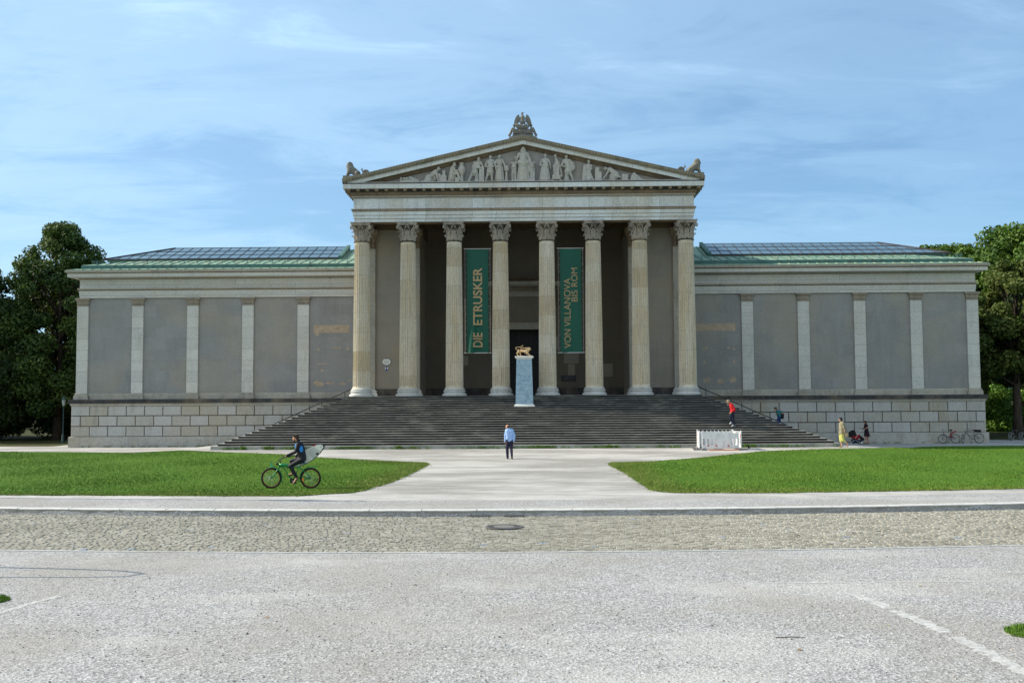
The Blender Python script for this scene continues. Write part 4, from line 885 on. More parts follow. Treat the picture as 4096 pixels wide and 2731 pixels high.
fig('shell_rock','fluted shell-like stone mound in right pediment corner','sculpture',7.55,lambda b:([b.cap((-.42+.11*i,-.05-.02*(i%2),.06),(-.30+.085*i,-.05,.52-.075*abs(i-1)),.075,.06,6) for i in range(8)],b.cap((-.3,.05,.1),(.35,.05,.08),.16,.08)))
# acroteria: seated lions, scrolls, phoenix
def seated_lion(s,label):
    b=MB(); P=lambda u,v,y=0: V3((u-720)/790*1.0*s,y,(1110-v)/790)
    b.cap(P(640,640),P(960,930),.22,.24); b.cap(P(560,560),P(600,800),.19,.20); b.ell(P(560,440),(.17,.16,.19)); b.cap(P(540,470),P(430,510),.10,.06); b.cap(P(470,560),P(440,600),.05,.03)
    b.cap(P(650,420),P(700,700),.13,.18); b.cap(P(600,380),P(640,520),.12,.16); b.ell(P(585,340,.08),.05); b.ell(P(585,340,-.08),.05)
    for y in(-.13,.13): b.cap(P(560,780,y),P(440,1060,y),.10,.06); b.cap(P(440,1075,y),P(360,1085,y),.055,.05); b.cap(P(1000,920,y*1.3),P(900,1060,y*1.3),.17,.08); b.cap(P(900,1075,y*1.3),P(830,1085,y*1.3),.06,.05)
    b.cap(P(1020,930),P(1080,1040),.20,.10)
    for i in range(6): b.cap(P(500+35*i,500,-.13+.02*i),P(520+40*i,760,-.15+.02*i),.035,.03,5)
    o=fobj(b,.022,'lion_statue',M_acro,None,1,(s*-11.30 if False else -11.35*s,-.62,18.14)); return tag(o,label,'statue','stone lions at the gable corners')
def base_and_scroll(s):
    b=MB(); x0,x1=sorted((-11.88*s,-10.80*s)); b.prism([(x0,17.9),(x1,17.9),(x1,18.14),(x0,18.14)] ,-1.15,-.1)
    b.build('acroterion_base',M_acro,pd)
    c=MB(); cx=-10.46*s; cz=18.42
    c.tube(spiral((cx,-.62,cz),.20,2.2,(-s,0,0),(0,0,1),30,PI*.9,.1,-1),[.06]*22+[.05,.045,.04,.04,.035,.035,.03,.03],6); c.prism([(cx+.16*cos(a*PI/8),cz+.16*sin(a*PI/8)) for a in range(16)],-.58,-.5); c.tube([(cx-.20*s,-.62,cz+.12),(cx-.27*s,-.62,cz+.24),(cx-.20*s,-.62,cz+.33)],[.05,.05,.03],6)
    c.cap((cx+.28*s,-.62,cz-.06),(cx+.2*s,-.62,cz-.12),.07,.06); c.box(cx-.24,cx+.24,-.74,-.5,cz-.42,cz-.12)
    o=c.build('stone_scroll',M_acro,None,smooth=True,angle=40); tag(o,'stone scroll ornament on the %s gable slope behind the seated lion'%('left' if s>0 else 'right'),'ornament','scroll ornaments behind the gable lions')
seated_lion(1,'seated stone lion looking left on left corner of gable'); seated_lion(-1,'seated stone lion looking right on right corner of gable'); base_and_scroll(1); base_and_scroll(-1)
T_=thing('phoenix_statue','weathered stone bird with raised wings on scrolled base at gable peak','statue',(0,-.75,20.70))
Q=lambda u,v: ((u-888)/682*1.02,(1330-v)/682*1.0)
bs=MB(); bs.prism([Q(285,1500),Q(888,1345),Q(1530,1500),Q(1530,1385),Q(1250,1290),Q(888,1215),Q(530,1290),Q(285,1370)],-.25,.25); bs.prism([Q(420,1330),Q(1370,1330),Q(1300,1000),Q(888,930),Q(480,1000)],-.12,.16)
for s in(-1,1):
    c=Q(888+s*340,1105); bs.tube(spiral((c[0],-.2,c[1]),.15,1.6,(-s,0,0),(0,0,1),22,PI/2,.15,1),.042,6); c=Q(888+s*590,1270); bs.tube(spiral((c[0],-.18,c[1]),.09,1.3,(-s,0,0),(0,0,1),16,PI/2,.2,-1),.04,6)
    bs.tube([(*(lambda q:(q[0],-.1,q[1]))(Q(888+s*a,v)),) for a,v in ((330,930),(450,960),(500,1080),(550,1200),(600,1240))],[.06,.09,.09,.08,.06],6)
    for j in range(4): p=Q(888+s*(60+60*j),1230-10*j); q=Q(888+s*(40+95*j),1000+20*j); bs.tube([(p[0],-.2,p[1]),((p[0]+q[0])/2+.03*s,-.22,(p[1]+q[1])/2),(q[0],-.16,q[1])],[.05,.05,.025],6)
bs.build('scrolled_base',M_acro,T_,smooth=True,angle=40)
f=MB()
for j in range(-4,5):
    a=j*.30; p=Q(888+j*38,960); h=.36+.03*abs(j); q=(p[0]+sin(a)*h,p[1]+h*cos(a)*.98); f.tube([(p[0],-.08,p[1]-.05),((p[0]*.6+q[0]*.4)+.03*(j%2),-.1,p[1]+.16),((p[0]+q[0]*2)/3-.02,-.1,p[1]+h*.7),(q[0],-.08,q[1])],[.06,.075,.05,.012],6)
f.build('flames',M_acro,T_,smooth=True)
bd=MB(); P3=lambda u,v,y=0:(Q(u,v)[0],y,Q(u,v)[1])
bd.cap(P3(888,640),P3(880,440),.14,.16); bd.cap(P3(880,420),P3(860,300),.11,.07); bd.ell(P3(865,245),(.075,.08,.075)); bd.cap(P3(880,240),P3(950,215),.04,.018); bd.cap(P3(850,230),P3(810,205),.025,.015)
for s in(-1,1): bd.cap(P3(888+s*60,640),P3(888+s*90,760),.09,.05); bd.cap(P3(888+s*90,760),P3(888+s*80,830),.05,.05)
bo=fobj(bd,.02,'body',M_acro,T_,1)
for s in(-1,1):
    wv=[(745,360),(735,325),(700,310),(640,350),(575,450),(530,570),(500,700),(470,850),(540,880),(590,830),(650,760),(680,680),(770,640),(785,470),(752,420)]
    pl=[Q(888+s*(888-u)*-1*-1 if False else 888-s*(888-u)*-1,v) for u,v in wv]
    wg=MB(); pl=[((1 if s>0 else -1)*abs(x),z) for x,z in pl]; pl=pl if s<0 else pl[::-1]; wg.prism(pl,-.05,.06)
    for j in range(6):
        p=(s*(.20+.045*j),Q(0,470+30*j)[1]); q=(s*(.28+.058*j),Q(0,690+34*j)[1]); wg.tube([(p[0],-.06,p[1]),(q[0],-.05,q[1])],[.03,.02],5)
    wg.build('wing',M_acro,T_)
# ---------------------------------------------------------------- pedestal and gilded lion
m=NT('blue_marbled_cloth',.45,.4); f1=m.noise(2.6,7,.68,m.vec((1,1,1.0)),2.2); base=m.ramp(f1,[(.30,(.13,.21,.29)),(.46,(.21,.32,.41)),(.53,(.30,.42,.50)),(.62,(.20,.31,.40)),(.72,(.46,.57,.63))])
sp=m.n('ShaderNodeSeparateXYZ'); m.l(m.pos,sp.inputs[0]); fr=m.math('FRACT',m.math('MULTIPLY',sp.outputs[2],1.63)); base=m.mix(m.math('MULTIPLY',m.math('LESS_THAN',fr,.035),.5),base,(.07,.14,.22)); m.col(base); m.bump(f1,.8,.06); M_blue=m.mat
M_white=flat('white_painted_stone',(.62,.62,.60),.6)
m=NT('polished_gold',.24,.5,1); m.col(m.mix(m.noise(6,3),(.55,.33,.14),(.85,.62,.38))); m.bump(m.noise(14,4),.3,.02); M_gold=m.mat
pt=thing('pedestal','tall tapering blue marbled pedestal with white base and cap on the stairs','pedestal',(0,0,0))
b=MB(); z0,z1=3.06,5.93
v=[(-.565,-2.06,z0),(.565,-2.06,z0),(.565,-1.12,z0),(-.565,-1.12,z0),(-.49,-2.0,z1),(.49,-2.0,z1),(.49,-1.2,z1),(-.49,-1.2,z1)]
v=[(a*1.0,c,d) for a,c,d in v]; b.add(v,[(0,3,2,1),(4,5,6,7),(0,1,5,4),(1,2,6,5),(2,3,7,6),(3,0,4,7)]); b.build('shaft',M_blue,pt)
b=MB(); b.sweep([(-.565,-1.12),(-.565,-2.06),(.565,-2.06),(.565,-1.12)],[(-.3,2.897),(.10,2.897),(.10,2.96),(.07,2.98),(.03,3.03),(.01,3.062),(-.3,3.063)]); b.build('base',M_white,pt)
b=MB(); b.sweep([(-.49,-1.2),(-.49,-2.0),(.49,-2.0),(.49,-1.2),(-.49,-1.2)],[(-.0,5.928),(.0,5.95),(.04,6.0),(.10,6.03),(.11,6.09),(.08,6.12),(-.4,6.122)],caps=False); b.build('cap',M_white,pt)
b=MB(); S_=352*1.03; P=lambda u,v,y=0: V3((u-352)/S_,y,(368-v)/S_)
b.cap(P(225,225),P(330,235),.115,.105); b.cap(P(330,235),P(415,250),.105,.15); b.cap(P(400,245),P(455,200),.15,.13); b.ell(P(475,185),(.105,.095,.10)); b.cap(P(480,190),P(505,205),.06,.045); b.ell(P(462,160,.07),.028); b.ell(P(462,160,-.07),.028)
for y,pts in ((-.09,[(225,235),(185,300),(205,345),(235,362)]),(.09,[(250,240),(262,300),(262,345),(320,356)]),(-.10,[(415,280),(455,320),(490,345),(520,358)]),(.10,[(390,280),(440,330),(470,350),(500,358)])):
    pr=[.10,.055,.042,.035]
    for i in range(3): b.cap(P(*pts[i],y),P(*pts[i+1],y),pr[i],pr[i+1])
tl=[(195,215),(160,195),(152,170),(175,150),(230,150),(285,142),(325,108)]
for i in range(6): b.cap(P(*tl[i]),P(*tl[i+1]),.026,.024)
for i in range(9): a=i*2*PI/9; b.cap(P(440,200)+V3(0,.11*cos(a),.11*sin(a)),P(415,215)+V3(0,.16*cos(a),.16*sin(a)),.03,.03,5)
b.cap(P(280,175),P(400,170),.03,.035)
o=fobj(b,.012,'lion_statue',M_gold,None,1,(.0,-1.60,6.12)); tag(o,'shiny gilded prowling lion with raised tail on top of blue pedestal','statue')
# ---------------------------------------------------------------- banners
m=NT('green_banner_cloth',.6,.3); sp=m.n('ShaderNodeSeparateXYZ'); m.l(m.pos,sp.inputs[0]); m.col(m.mix(m.noise(.6,2),(.004,.068,.045),(.005,.09,.06))); M_ban=m.mat
M_txt=flat('tan_banner_lettering',(.36,.27,.15),.7,var=.05); M_steel=flat('galvanised_steel',(.45,.46,.47),.35,.5,.6); M_rope=flat('white_lashing_rope',(.5,.5,.5),.7)
def banner(label,xl,xr,zb,zt,y,fold):
    t=thing('banner',label,'banner',((xl+xr)/2,y,zb),0,'banners hung between the columns'); hw=(xr-xl)/2; H=zt-zb
    NX,NZ=16,44; b=MB(); v=[]
    def dy(a,c): # a in -1..1, c 0..1 from bottom
        e=max(0,1-c*1.8)
        return fold*(.10*e*sin(2.2*a+1.2)+.05*e*sin(5*a+3*c)-.16*max(0,1-abs(a+.62+c*-1.0)*3.2)*e+.05*max(0,1-abs(a-.8)*6)*e)+.012*sin(3*a+6*c)
    for j in range(NZ+1):
        for i in range(NX+1):
            a=i/NX*2-1; c=j/NZ; wv_=1-.02*sin(PI*c); v.append((a*hw*wv_,dy(a,c),c*H))
    b.add(v,[(j*(NX+1)+i,j*(NX+1)+i+1,(j+1)*(NX+1)+i+1,(j+1)*(NX+1)+i) for j in range(NZ) for i in range(NX)]); cl=b.build('cloth',M_ban,t,smooth=True)
    for z in(0,H): p=MB(); p.tube([(-hw-.14,0,z),(hw+.14,0,z)],.028,8); p.ell((-hw-.14,0,z),.045,6); p.ell((hw+.14,0,z),.045,6); p.build('pole',M_steel,t)
    r=MB()
    for s in(-1,1):
        r.tube([(s*(hw+.11),0,0),(s*(hw+.11),0,H)],.008,5)
        for k in range(15): z=.3+H*(k/15.); r.tube([(s*hw,0,z),(s*(hw+.11),0,z+.06*s)],.009,4)
    r.build('lashing_rope',M_rope,t); return t,hw,H,dy
def letter(s,t,hw,H,dy,u,z0,z1,h,off):   # writing runs upwards, baseline on the right
    M=Matrix.Translation((u,-.02,z0))@Matrix(((0,-1,0,0),(0,0,-1,0),(1,0,0,0),(0,0,0,1)))
    o=text(s,h,M_txt,'lettering',t,M,.003,off,z1-z0)
    me=o.data; a=np.empty(len(me.vertices)*3); me.vertices.foreach_get('co',a); a=a.reshape(-1,3)
    a[:,1]+=[dy(x/hw,z/H) for x,z in zip(a[:,0],a[:,2])]; a[:,1]-=.02; me.vertices.foreach_set('co',a.ravel()); return o
BY=.6; 
t1,hw,H,dy=banner('green banner with the words DIE ETRUSKER hung left of the door',-3.84,-2.37,6.47,13.47,BY,1.0)
letter('DIE',t1,hw,H,dy,hw-.42,.38,1.36,.62,.012); letter('ETRUSKER',t1,hw,H,dy,hw-.42,1.86,5.72,.62,.012)
t2,hw,H,dy=banner('green banner with the words VON VILLANOVA BIS ROM hung right of the door',2.42,3.86,6.45,13.46,BY,.25)
letter('VON',t2,hw,H,dy,-.02,.30,1.56,.44,-.0); letter('VILLANOVA',t2,hw,H,dy,-.02,1.74,4.98,.44,-.0); letter('BIS',t2,hw,H,dy,.46,3.42,4.17,.42,-.0); letter('ROM',t2,hw,H,dy,.46,4.42,5.68,.42,-.0)
# ---------------------------------------------------------------- plaques
M_plq=flat('white_enamel',(.62,.62,.60),.4,var=.03); M_blu=flat('cobalt_blue_enamel',(.01,.03,.28),.4,var=.03)
t=thing('plaque','small white oval plaque on grey wall between the two leftmost columns','plaque',(-9.52,2.79,6.0))
b=MB(); pl=[(.29*cos(a),.225*sin(a)+.0) for a in [2*PI*i/32 for i in range(32)]]; b.prism([(x,z-.055 if abs(x)<.035 and z>.2 else z) for x,z in pl],-.05,0,0); b.build('plate',M_plq,t)
b=MB(); b.prism([(x*1.07,z*1.07) for x,z in pl],-.035,0); b.build('rim',M_iron,t)
b=MB()
for i,(z,w_) in enumerate(((.075,.22),(.03,.18),(-.01,.15),(-.06,.17),(-.105,.17))): b.box(-w_,w_,-.054,-.05,z-.006,z+.006)
b.build('inscription',flat('grey_inscription',(.25,.25,.25)),t)
t=thing('shield_sign','small blue and white shield sign below the oval plaque','sign',(-9.52,2.79,5.50))
b=MB(); sh=[(-.105,.15),(-.105,-.03),(0,-.15),(.105,-.03),(.105,.15)]; b.prism([(x,z) for x,z in sh],-.03,0); b.build('plate',M_plq,t)
b=MB(); b.prism([(-.075,.148),(0,.04),(.075,.148)],-.034,-.03); b.prism([(0,.04),(-.095,-.035),(0,-.145),(.095,-.035)],-.034,-.03); b.build('emblem',M_blu,t)
t=thing('plaque','black rectangular inscription board on dark wall right of the entrance','plaque',(3.23,W-.0,4.90))
b=MB(); b.box(-.56,.56,-.05,0,-.22,.22); b.build('board',flat('black_board',(.012,.012,.014),.35),t); b=MB()
for z,w0,w1 in((.10,-.3,.5),(.06,-.3,.45),(.01,-.28,-.1),(-.05,-.3,.1),(-.1,-.3,.4)): b.box(w0,w1,-.054,-.05,z-.008,z+.008)
b.build('inscription',flat('grey_blue_inscription',(.10,.11,.15)),t)
# ---------------------------------------------------------------- lamp, drains, manhole
M_lampg=flat('frosted_lamp_glass',(.35,.42,.42),.3,.5); M_lamp=flat('dark_green_lamp_iron',(.02,.05,.05),.5)
t=thing('street_lamp','old fashioned lantern street lamp standing before dark trees left of the museum','street lamp',(-38.5,17.0,0.0))
b=MB(); b.lathe([(.16,0),(.16,.12),(.12,.2),(.12,.6),(.07,.7),(.055,1.2),(.045,2.9),(.06,2.95),(.04,3.0)],12); b.build('post',M_lamp,t,smooth=True,angle=40)
b=MB(); b.lathe([(.10,3.05),(.17,3.55),(.165,3.56)],6); b.build('lantern',M_lampg,t); b=MB(); b.lathe([(.05,3.0),(.11,3.05),(.10,3.07)],6); b.lathe([(.23,3.55),(.10,3.78),(.05,3.82),(.06,3.88),(.01,3.96)],6)
for k in range(6): a=2*PI*k/6; b.bar((.10*cos(a),.10*sin(a),3.05),(.175*cos(a),.175*sin(a),3.56),.02)
b.build('lantern_frame',M_lamp,t)
m=NT('cast_iron_cover',.55,.4); m.col(m.mix(m.noise(20,4),(.07,.07,.07),(.15,.145,.14))); M_cast=m.mat
b=MB(); 
t=thing('manhole_cover','round cast iron manhole cover set in the cobbled road','manhole cover',(-.35,-41.62,RD+.04))
b.lathe([(.47,0),(.47,.012),(.40,.012),(.40,.004)],40); b.build('rim',M_cast,t)
b=MB(); b.lathe([(.26,0),(.26,.012)],32); b.build('centre_disc',flat('concrete_disc',(.16,.155,.15),.9),t); b=MB()
for k in range(28): a=2*PI*k/28; b.obox((.33*cos(a),.33*sin(a),.006),(.055*cos(a),.055*sin(a),0),(-.014*sin(a),.014*cos(a),0),(0,0,.007))
b.build('ribs',M_cast,t)
for i,(x0,x1) in enumerate(((-1.36,-.78),(-.41,.15))):
    t=thing('drain_grate','slotted iron drain grate at the kerb foot, the %s of two'%('left' if i==0 else 'right'),'drain',((x0+x1)/2,kerby(-.6)-.14,RD+.02),0,'drain grates along the kerb'); b=MB(); hw=(x1-x0)/2
    b.box(-hw,hw,-.13,-.11,0,.03); b.box(-hw,hw,.09,.11,0,.03)
    for k in range(9): x=-hw+.02+k*(2*hw-.04)/8; b.box(x-.014,x+.014,-.11,.09,0,.028)
    b.build('bars',M_cast,t); b=MB(); b.box(-hw,hw,-.11,.09,-.015,.004); b.build('pit',M_black,t)
# ---------------------------------------------------------------- barrier fence panels
M_bar=flat('white_plastic_barrier',(.62,.63,.63),.5,var=.12,sc=3); M_red=flat('red_reflector',(.50,.025,.015),.4,var=.05); M_foot=flat('grey_recycled_foot',(.20,.195,.18),.9)
def panel(label,x,y,z,rz,L_=2.05,n=9):
    t=thing('barrier_panel',label,'barrier',(x,y,z),rz,'white barrier panels forming an enclosure'); b=MB(); h=L_/2
    b.box(-h,h,-.025,.025,.12,.30); b.box(-h,h,-.025,.025,.66,.98)
    for k in range(n+1): xx=-h+k*(L_/n); b.box(max(-h,xx-.06),min(h,xx+.06),-.02,.02,.29,.67)
    b.box(-.22,.12,-.021,.021,.3,.66)
    for k in range(n): xx=-h+(k+.5)*L_/n; b.box(xx-.03,xx+.03,-.02,.02,.97,1.06)
    for s in(-1,1): b.tube([(s*h,0,0),(s*h,0,1.10)],.033,8)
    for k in range(6):
        for zz in(.20,.82): xx=-h+(k+.5)*L_/6; b.ell((xx,-.027,zz),(.016,.006,.016),8,m=1)
    b.build('board',[M_bar,M_iron],t)
    for x0_,x1_,y0_,y1_,z0_,z1_ in [(-h+(k+.5)*L_/n-.05,-h+(k+.5)*L_/n+.05,-.032,-.026,.22,.29) for k in(1,3,6)]+[(-h+.02,-h+.10,.026,.034,.68,.9),(.4,.62,.026,.034,.75,.92)]: MB().box(x0_,x1_,y0_,y1_,z0_,z1_).build('reflector',M_red,t)
    for s in(-1,1): f=MB(); f.box(s*h-.1,s*h+.1,-.35,.35,0,.09); f.build('foot',M_foot,t)
    return t
bz=.40
panel('white slotted plastic barrier panel nearest to camera, before the stairs',11.22,-8.65,bz-.02,R(-1)); panel('white barrier panel forming left end of the enclosure',10.12,-7.75,bz,R(84),1.7,7)
panel('white barrier panel forming right end of the enclosure, lit by the sun',12.34,-7.85,bz,R(95),1.6,7); panel('white barrier panel at the back of the enclosure, next to the stairs',11.22,-6.98+.05,bz+.01,R(1))
b=MB(); b.box(-.86,.86,-.07,.07,0,.075); o=b.build('orange_plank',flat('faded_orange_plank',(.55,.22,.12),.7)); o.location=(11.35,-9.02,bz-.03); tag(o,'faded orange board lying on gravel under the nearest white barrier panel','plank')
# ---------------------------------------------------------------- people
M_skin=flat('skin',(.42,.22,.145),.55,.3,var=.06); M_hair=flat('dark_brown_hair',(.02,.013,.009),.6); M_eye=flat('dark_eye',(.02,.015,.012),.3)
M_wh=flat('white_sole',(.6,.6,.6),.5)
def hand(b,wr,d,palm,side,s=1,curl=.5,r=.0095):
    # palm plus five separate fingers; d = direction of the fingers, palm = where the palm faces, side = towards the thumb
    d=V3(*d).normalized(); palm=V3(*palm).normalized(); side=V3(*side).normalized(); wr=V3(*wr); k=s
    pc=wr+d*.05*k
    for o in(-.022,0,.022): b.cap(wr+side*o*.6*k,wr+d*.085*k+side*o*k,.017*k,.015*k,6)
    for i,(o,l) in enumerate(((.030,.068),(.010,.078),(-.010,.072),(-.029,.056))):
        p=wr+d*.088*k+side*o*k; c=curl*(1+.12*i); q=p+(d*cos(c*.6)+palm*sin(c*.6))*l*.5*k; e=q+(d*cos(c*1.5)+palm*sin(c*1.5))*l*.5*k
        b.cap(p,q,r*k,r*k,6); b.cap(q,e,r*k,r*.85*k,6)
    p=wr+d*.02*k+side*.026*k; q=p+(d*.6+side*.6+palm*.35).normalized()*.04*k; b.cap(p,q,.014*k,.011*k,6); b.cap(q,q+(d*.85+palm*.4).normalized()*.03*k,.011*k,.009*k,6)
def rotz(dx,dy): return Matrix.Rotation(math.atan2(dy,dx),3,'Z')
def person(label,loc,J,face,H=1.75,skin=None,hair=None,hairstyle='short',clothes=(),hands=(),female=False,group=None,feet='bare',pitch=0,girth=1):
    """J: joints in metres relative to loc; clothes: list of (name, material, kind, options)"""
    k=H/1.75; t=thing('person',label,'person',loc,0,group); skin=skin or M_skin; J={a:V3(*b_) for a,b_ in J.items()}
    b=MB(); F=V3(face[0],face[1],0).normalized(); Rm=rotz(face[0],face[1])@Matrix.Rotation(pitch,3,'Y'); h=J['head']
    def hp(x,y,z): return h+Rm@V3(x,y,z)*k
    b.ell(h,(.098*k,.076*k,.112*k),16,Rm); b.ell(hp(.018,0,-.045),(.072*k,.060*k,.075*k),12,Rm); b.ell(hp(.05,0,-.088),(.036*k,.036*k,.026*k),10,Rm)
    b.cap(hp(.092,0,.012),hp(.112,0,-.022),.011*k,.015*k,6); b.cap(hp(.088,-.018,-.058),hp(.088,.018,-.058),.010*k,.010*k,6); b.cap(hp(.088,-.03,.026),hp(.088,.03,.026),.011*k,.011*k,6)
    for s in(-1,1): b.ell(hp(-.005,.077*s,-.01),(.018*k,.009*k,.03*k),8,Rm)
    b.cap(J['neck'],hp(-.02,0,-.06),.056*k,.052*k)
    ch,pv=J['chest'],J['pelvis']; sl,sr=J['sl'],J['sr']; hl,hr=J['hl'],J['hr']
    cw=.105*k*girth
    def torso(b,e=0.0,top=True,low=True):
        b.cap(sl.lerp(ch,.42),hl.lerp(pv,.25),cw*1.0+e,cw*.98+e); b.cap(sr.lerp(ch,.42),hr.lerp(pv,.25),cw+e,cw*.98+e); b.cap(ch,pv,cw*1.12+e,cw*1.05+e)
        b.cap(sl,sr,.062*k+e,.062*k+e); b.cap(J['neck']-V3(0,0,.02),ch,.062*k+e,cw+e)
        if low: b.cap(hl,hr,.10*k*girth+e,.10*k*girth+e)
    torso(b)
    if female:
        for s in(-1,1): 
            sd_=Rm@V3(0,1,0)
            b.ell(ch+F*.085*k+sd_*s*.07*k-V3(0,0,.03),(.06,.06,.06),8)
    def arm(b,s,e=0,upto=1.0,lo=True):
        S,E_,Wr=J['s'+s],J['e'+s],J['w'+s]
        if upto<=.5: b.cap(S,S.lerp(E_,upto*2),.058*k+e,.050*k+e); return
        b.cap(S,E_,.056*k+e,.042*k+e)
        if upto>.5: b.cap(E_,E_.lerp(Wr,(upto-.5)*2),.042*k+e,(.042-.014*(upto-.5)*2)*k+e)
    def leg(b,s,e=0,upto=1.0):
        Hh,K,A=J['h'+s],J['k'+s],J['a'+s]
        if upto<=.5: b.cap(Hh,Hh.lerp(K,upto*2),.090*k*girth+e,(.09-.032*upto*2)*k*girth+e); return
        b.cap(Hh,K,.090*k*girth+e,.058*k+e); m_=K.lerp(A,.3); back=V3(0,0,0)
        if upto>.65: b.cap(K,m_,.055*k+e,.056*k+e); b.cap(m_,m_.lerp(A,(upto-.65)/.35),.056*k+e,(.056-.018*(upto-.65)/.35)*k+e)
        else: b.cap(K,K.lerp(A,(upto-.5)*2),.055*k+e,.055*k+e)
    def foot(b,s,e=0):
        A,Tt=J['a'+s],J['t'+s]; d=(Tt-A); dn=d.normalized(); hl_=A-dn*.03*k+V3(0,0,-.0)
        b.cap(A,A.lerp(Tt,.45)+V3(0,0,-.005),.036*k+e,.034*k+e); b.cap(A.lerp(Tt,.4),Tt,.034*k+e,.024*k+e); sd_=V3(-d.y,d.x,0); sd_=sd_.normalized() if sd_.length>1e-4 else V3(1,0,0)
        b.cap(A.lerp(Tt,.6)+sd_*.018,Tt+sd_*.012,.024*k+e,.018*k+e); b.cap(A-V3(0,0,.02),hl_+V3(0,0,-.03*k),.03*k+e,.03*k+e)
    for s in 'lr': arm(b,s); leg(b,s); foot(b,s)
    for (s,d,p,sd_,cu) in hands: hand(b,J['w'+s]-V3(*d).normalized()*.01,d,p,sd_,k,cu)
    fobj(b,.0095,'body',skin,t,2)
    for s in(-1,1): e=MB(); e.ell(hp(.086,.03*s,.006),(.012*k,.013*k,.009*k),8,Rm); e.build('eye',M_eye,t)
    hb=MB()
    if hairstyle=='short':
        hb.ell(hp(-.018,0,.03),(.102*k,.086*k,.104*k),14,Rm); hb.ell(hp(-.05,0,-.02),(.062*k,.08*k,.075*k),12,Rm); 
        for i in range(7): a=i/6*PI-PI/2; hb.ell(hp(.035+.02*cos(a),.055*sin(a),.092+.008*(i%2)),(.035,.03,.03),6,Rm)
    elif hairstyle=='bald':
        hb.ell(hp(-.052,0,-.012),(.062*k,.083*k,.075*k),12,Rm); 
        for s in(-1,1): hb.cap(hp(.0,.07*s,.02),hp(-.05,.06*s,0),.018,.03,6)
    elif hairstyle=='bob':
        hb.ell(hp(-.02,0,.03),(.115*k,.10*k,.108*k),14,Rm); hb.ell(hp(-.06,0,-.04),(.075*k,.095*k,.09*k),12,Rm)
        for s in(-1,1): hb.cap(hp(.0,.088*s,.03),hp(-.01,.090*s,-.07),.03,.035,8)
        hb.cap(hp(.07,-.05,.075),hp(.07,.05,.075),.028,.028,6)
    fobj(hb,.012,'hair',hair or M_hair,t,1)
    for (nm,mat,fn) in clothes:
        c=MB(); fn(c,torso,arm,leg,foot,J,k,hp); fobj(c,.012,nm,mat,t,2)
    return t,hp,J
def pts(S,u0,v0,d): # helper for poses read off in one picture scale
    return {a:((b[0]-u0)/S,b[2] if len(b)>2 else 0,(v0-b[1])/S) for a,b in d.items()}
# man in pale blue shirt, walking away
J=pts(609,640,1385,dict(head=(582,375,0),neck=(612,432,.0),chest=(628,545,0),pelvis=(648,770,0),sl=(548,492,0),sr=(722,488,0),hl=(600,800,0),hr=(690,800,0),el=(512,660,.02),er=(795,655,-.03),wl=(500,838,.05),wr=(772,835,-.05),kl=(566,1070,.06),kr=(695,1060,-.02),al=(578,1335,.04),ar=(712,1262,-.22),tl=(572,1368,.24),tr=(722,1362,-.12)))
M_shirt=flat('pale_blue_shirt_cloth',(.28,.43,.72),.8,var=.12); M_navy=flat('navy_trouser_cloth',(.018,.016,.04),.85,var=.2); M_shoe=flat('black_shoe_leather',(.012,.013,.014),.45)
def shirt_long(c,torso,arm,leg,foot,J,k,hp):
    torso(c,.020,low=False); arm(c,'l',.020,.97); arm(c,'r',.020,.97)
    c.cap(J['hl']+V3(0,0,.10),J['hr']+V3(0,0,.10),.132,.132)
def trousers(up=1.0,e=.024):
    def f(c,torso,arm,leg,foot,J,k,hp):
        c.cap(J['hl']+V3(0,0,.04),J['hr']+V3(0,0,.04),.108*k+.012,.108*k+.012); leg(c,'l',e,up); leg(c,'r',e,up)
        if up>.9:
            for s in 'lr': c.cap(J['k'+s].lerp(J['a'+s],.5),J['a'+s]+V3(0,0,.02),.062*k,.060*k)
    return f
def shoes(e=.014): 
    return lambda c,torso,arm,leg,foot,J,k,hp:(foot(c,'l',e),foot(c,'r',e))
_,hp,J2=person('balding man in pale blue shirt and dark trousers walking towards the stairs',(-.72,-14.9,terr(-.7,-14.9)),J,(-.92,.40),1.76,hair=flat('short_brown_hair',(.03,.018,.012),.7),hairstyle='bald',
  clothes=[('shirt',M_shirt,shirt_long),('trousers',M_navy,trousers()),('shoes',M_shoe,shoes())],hands=[('l',(-.02,.1,-1),(1,0,0),(0,1,0),.5),('r',(-.05,.0,-1),(-1,0,0),(0,1,0),.6)])
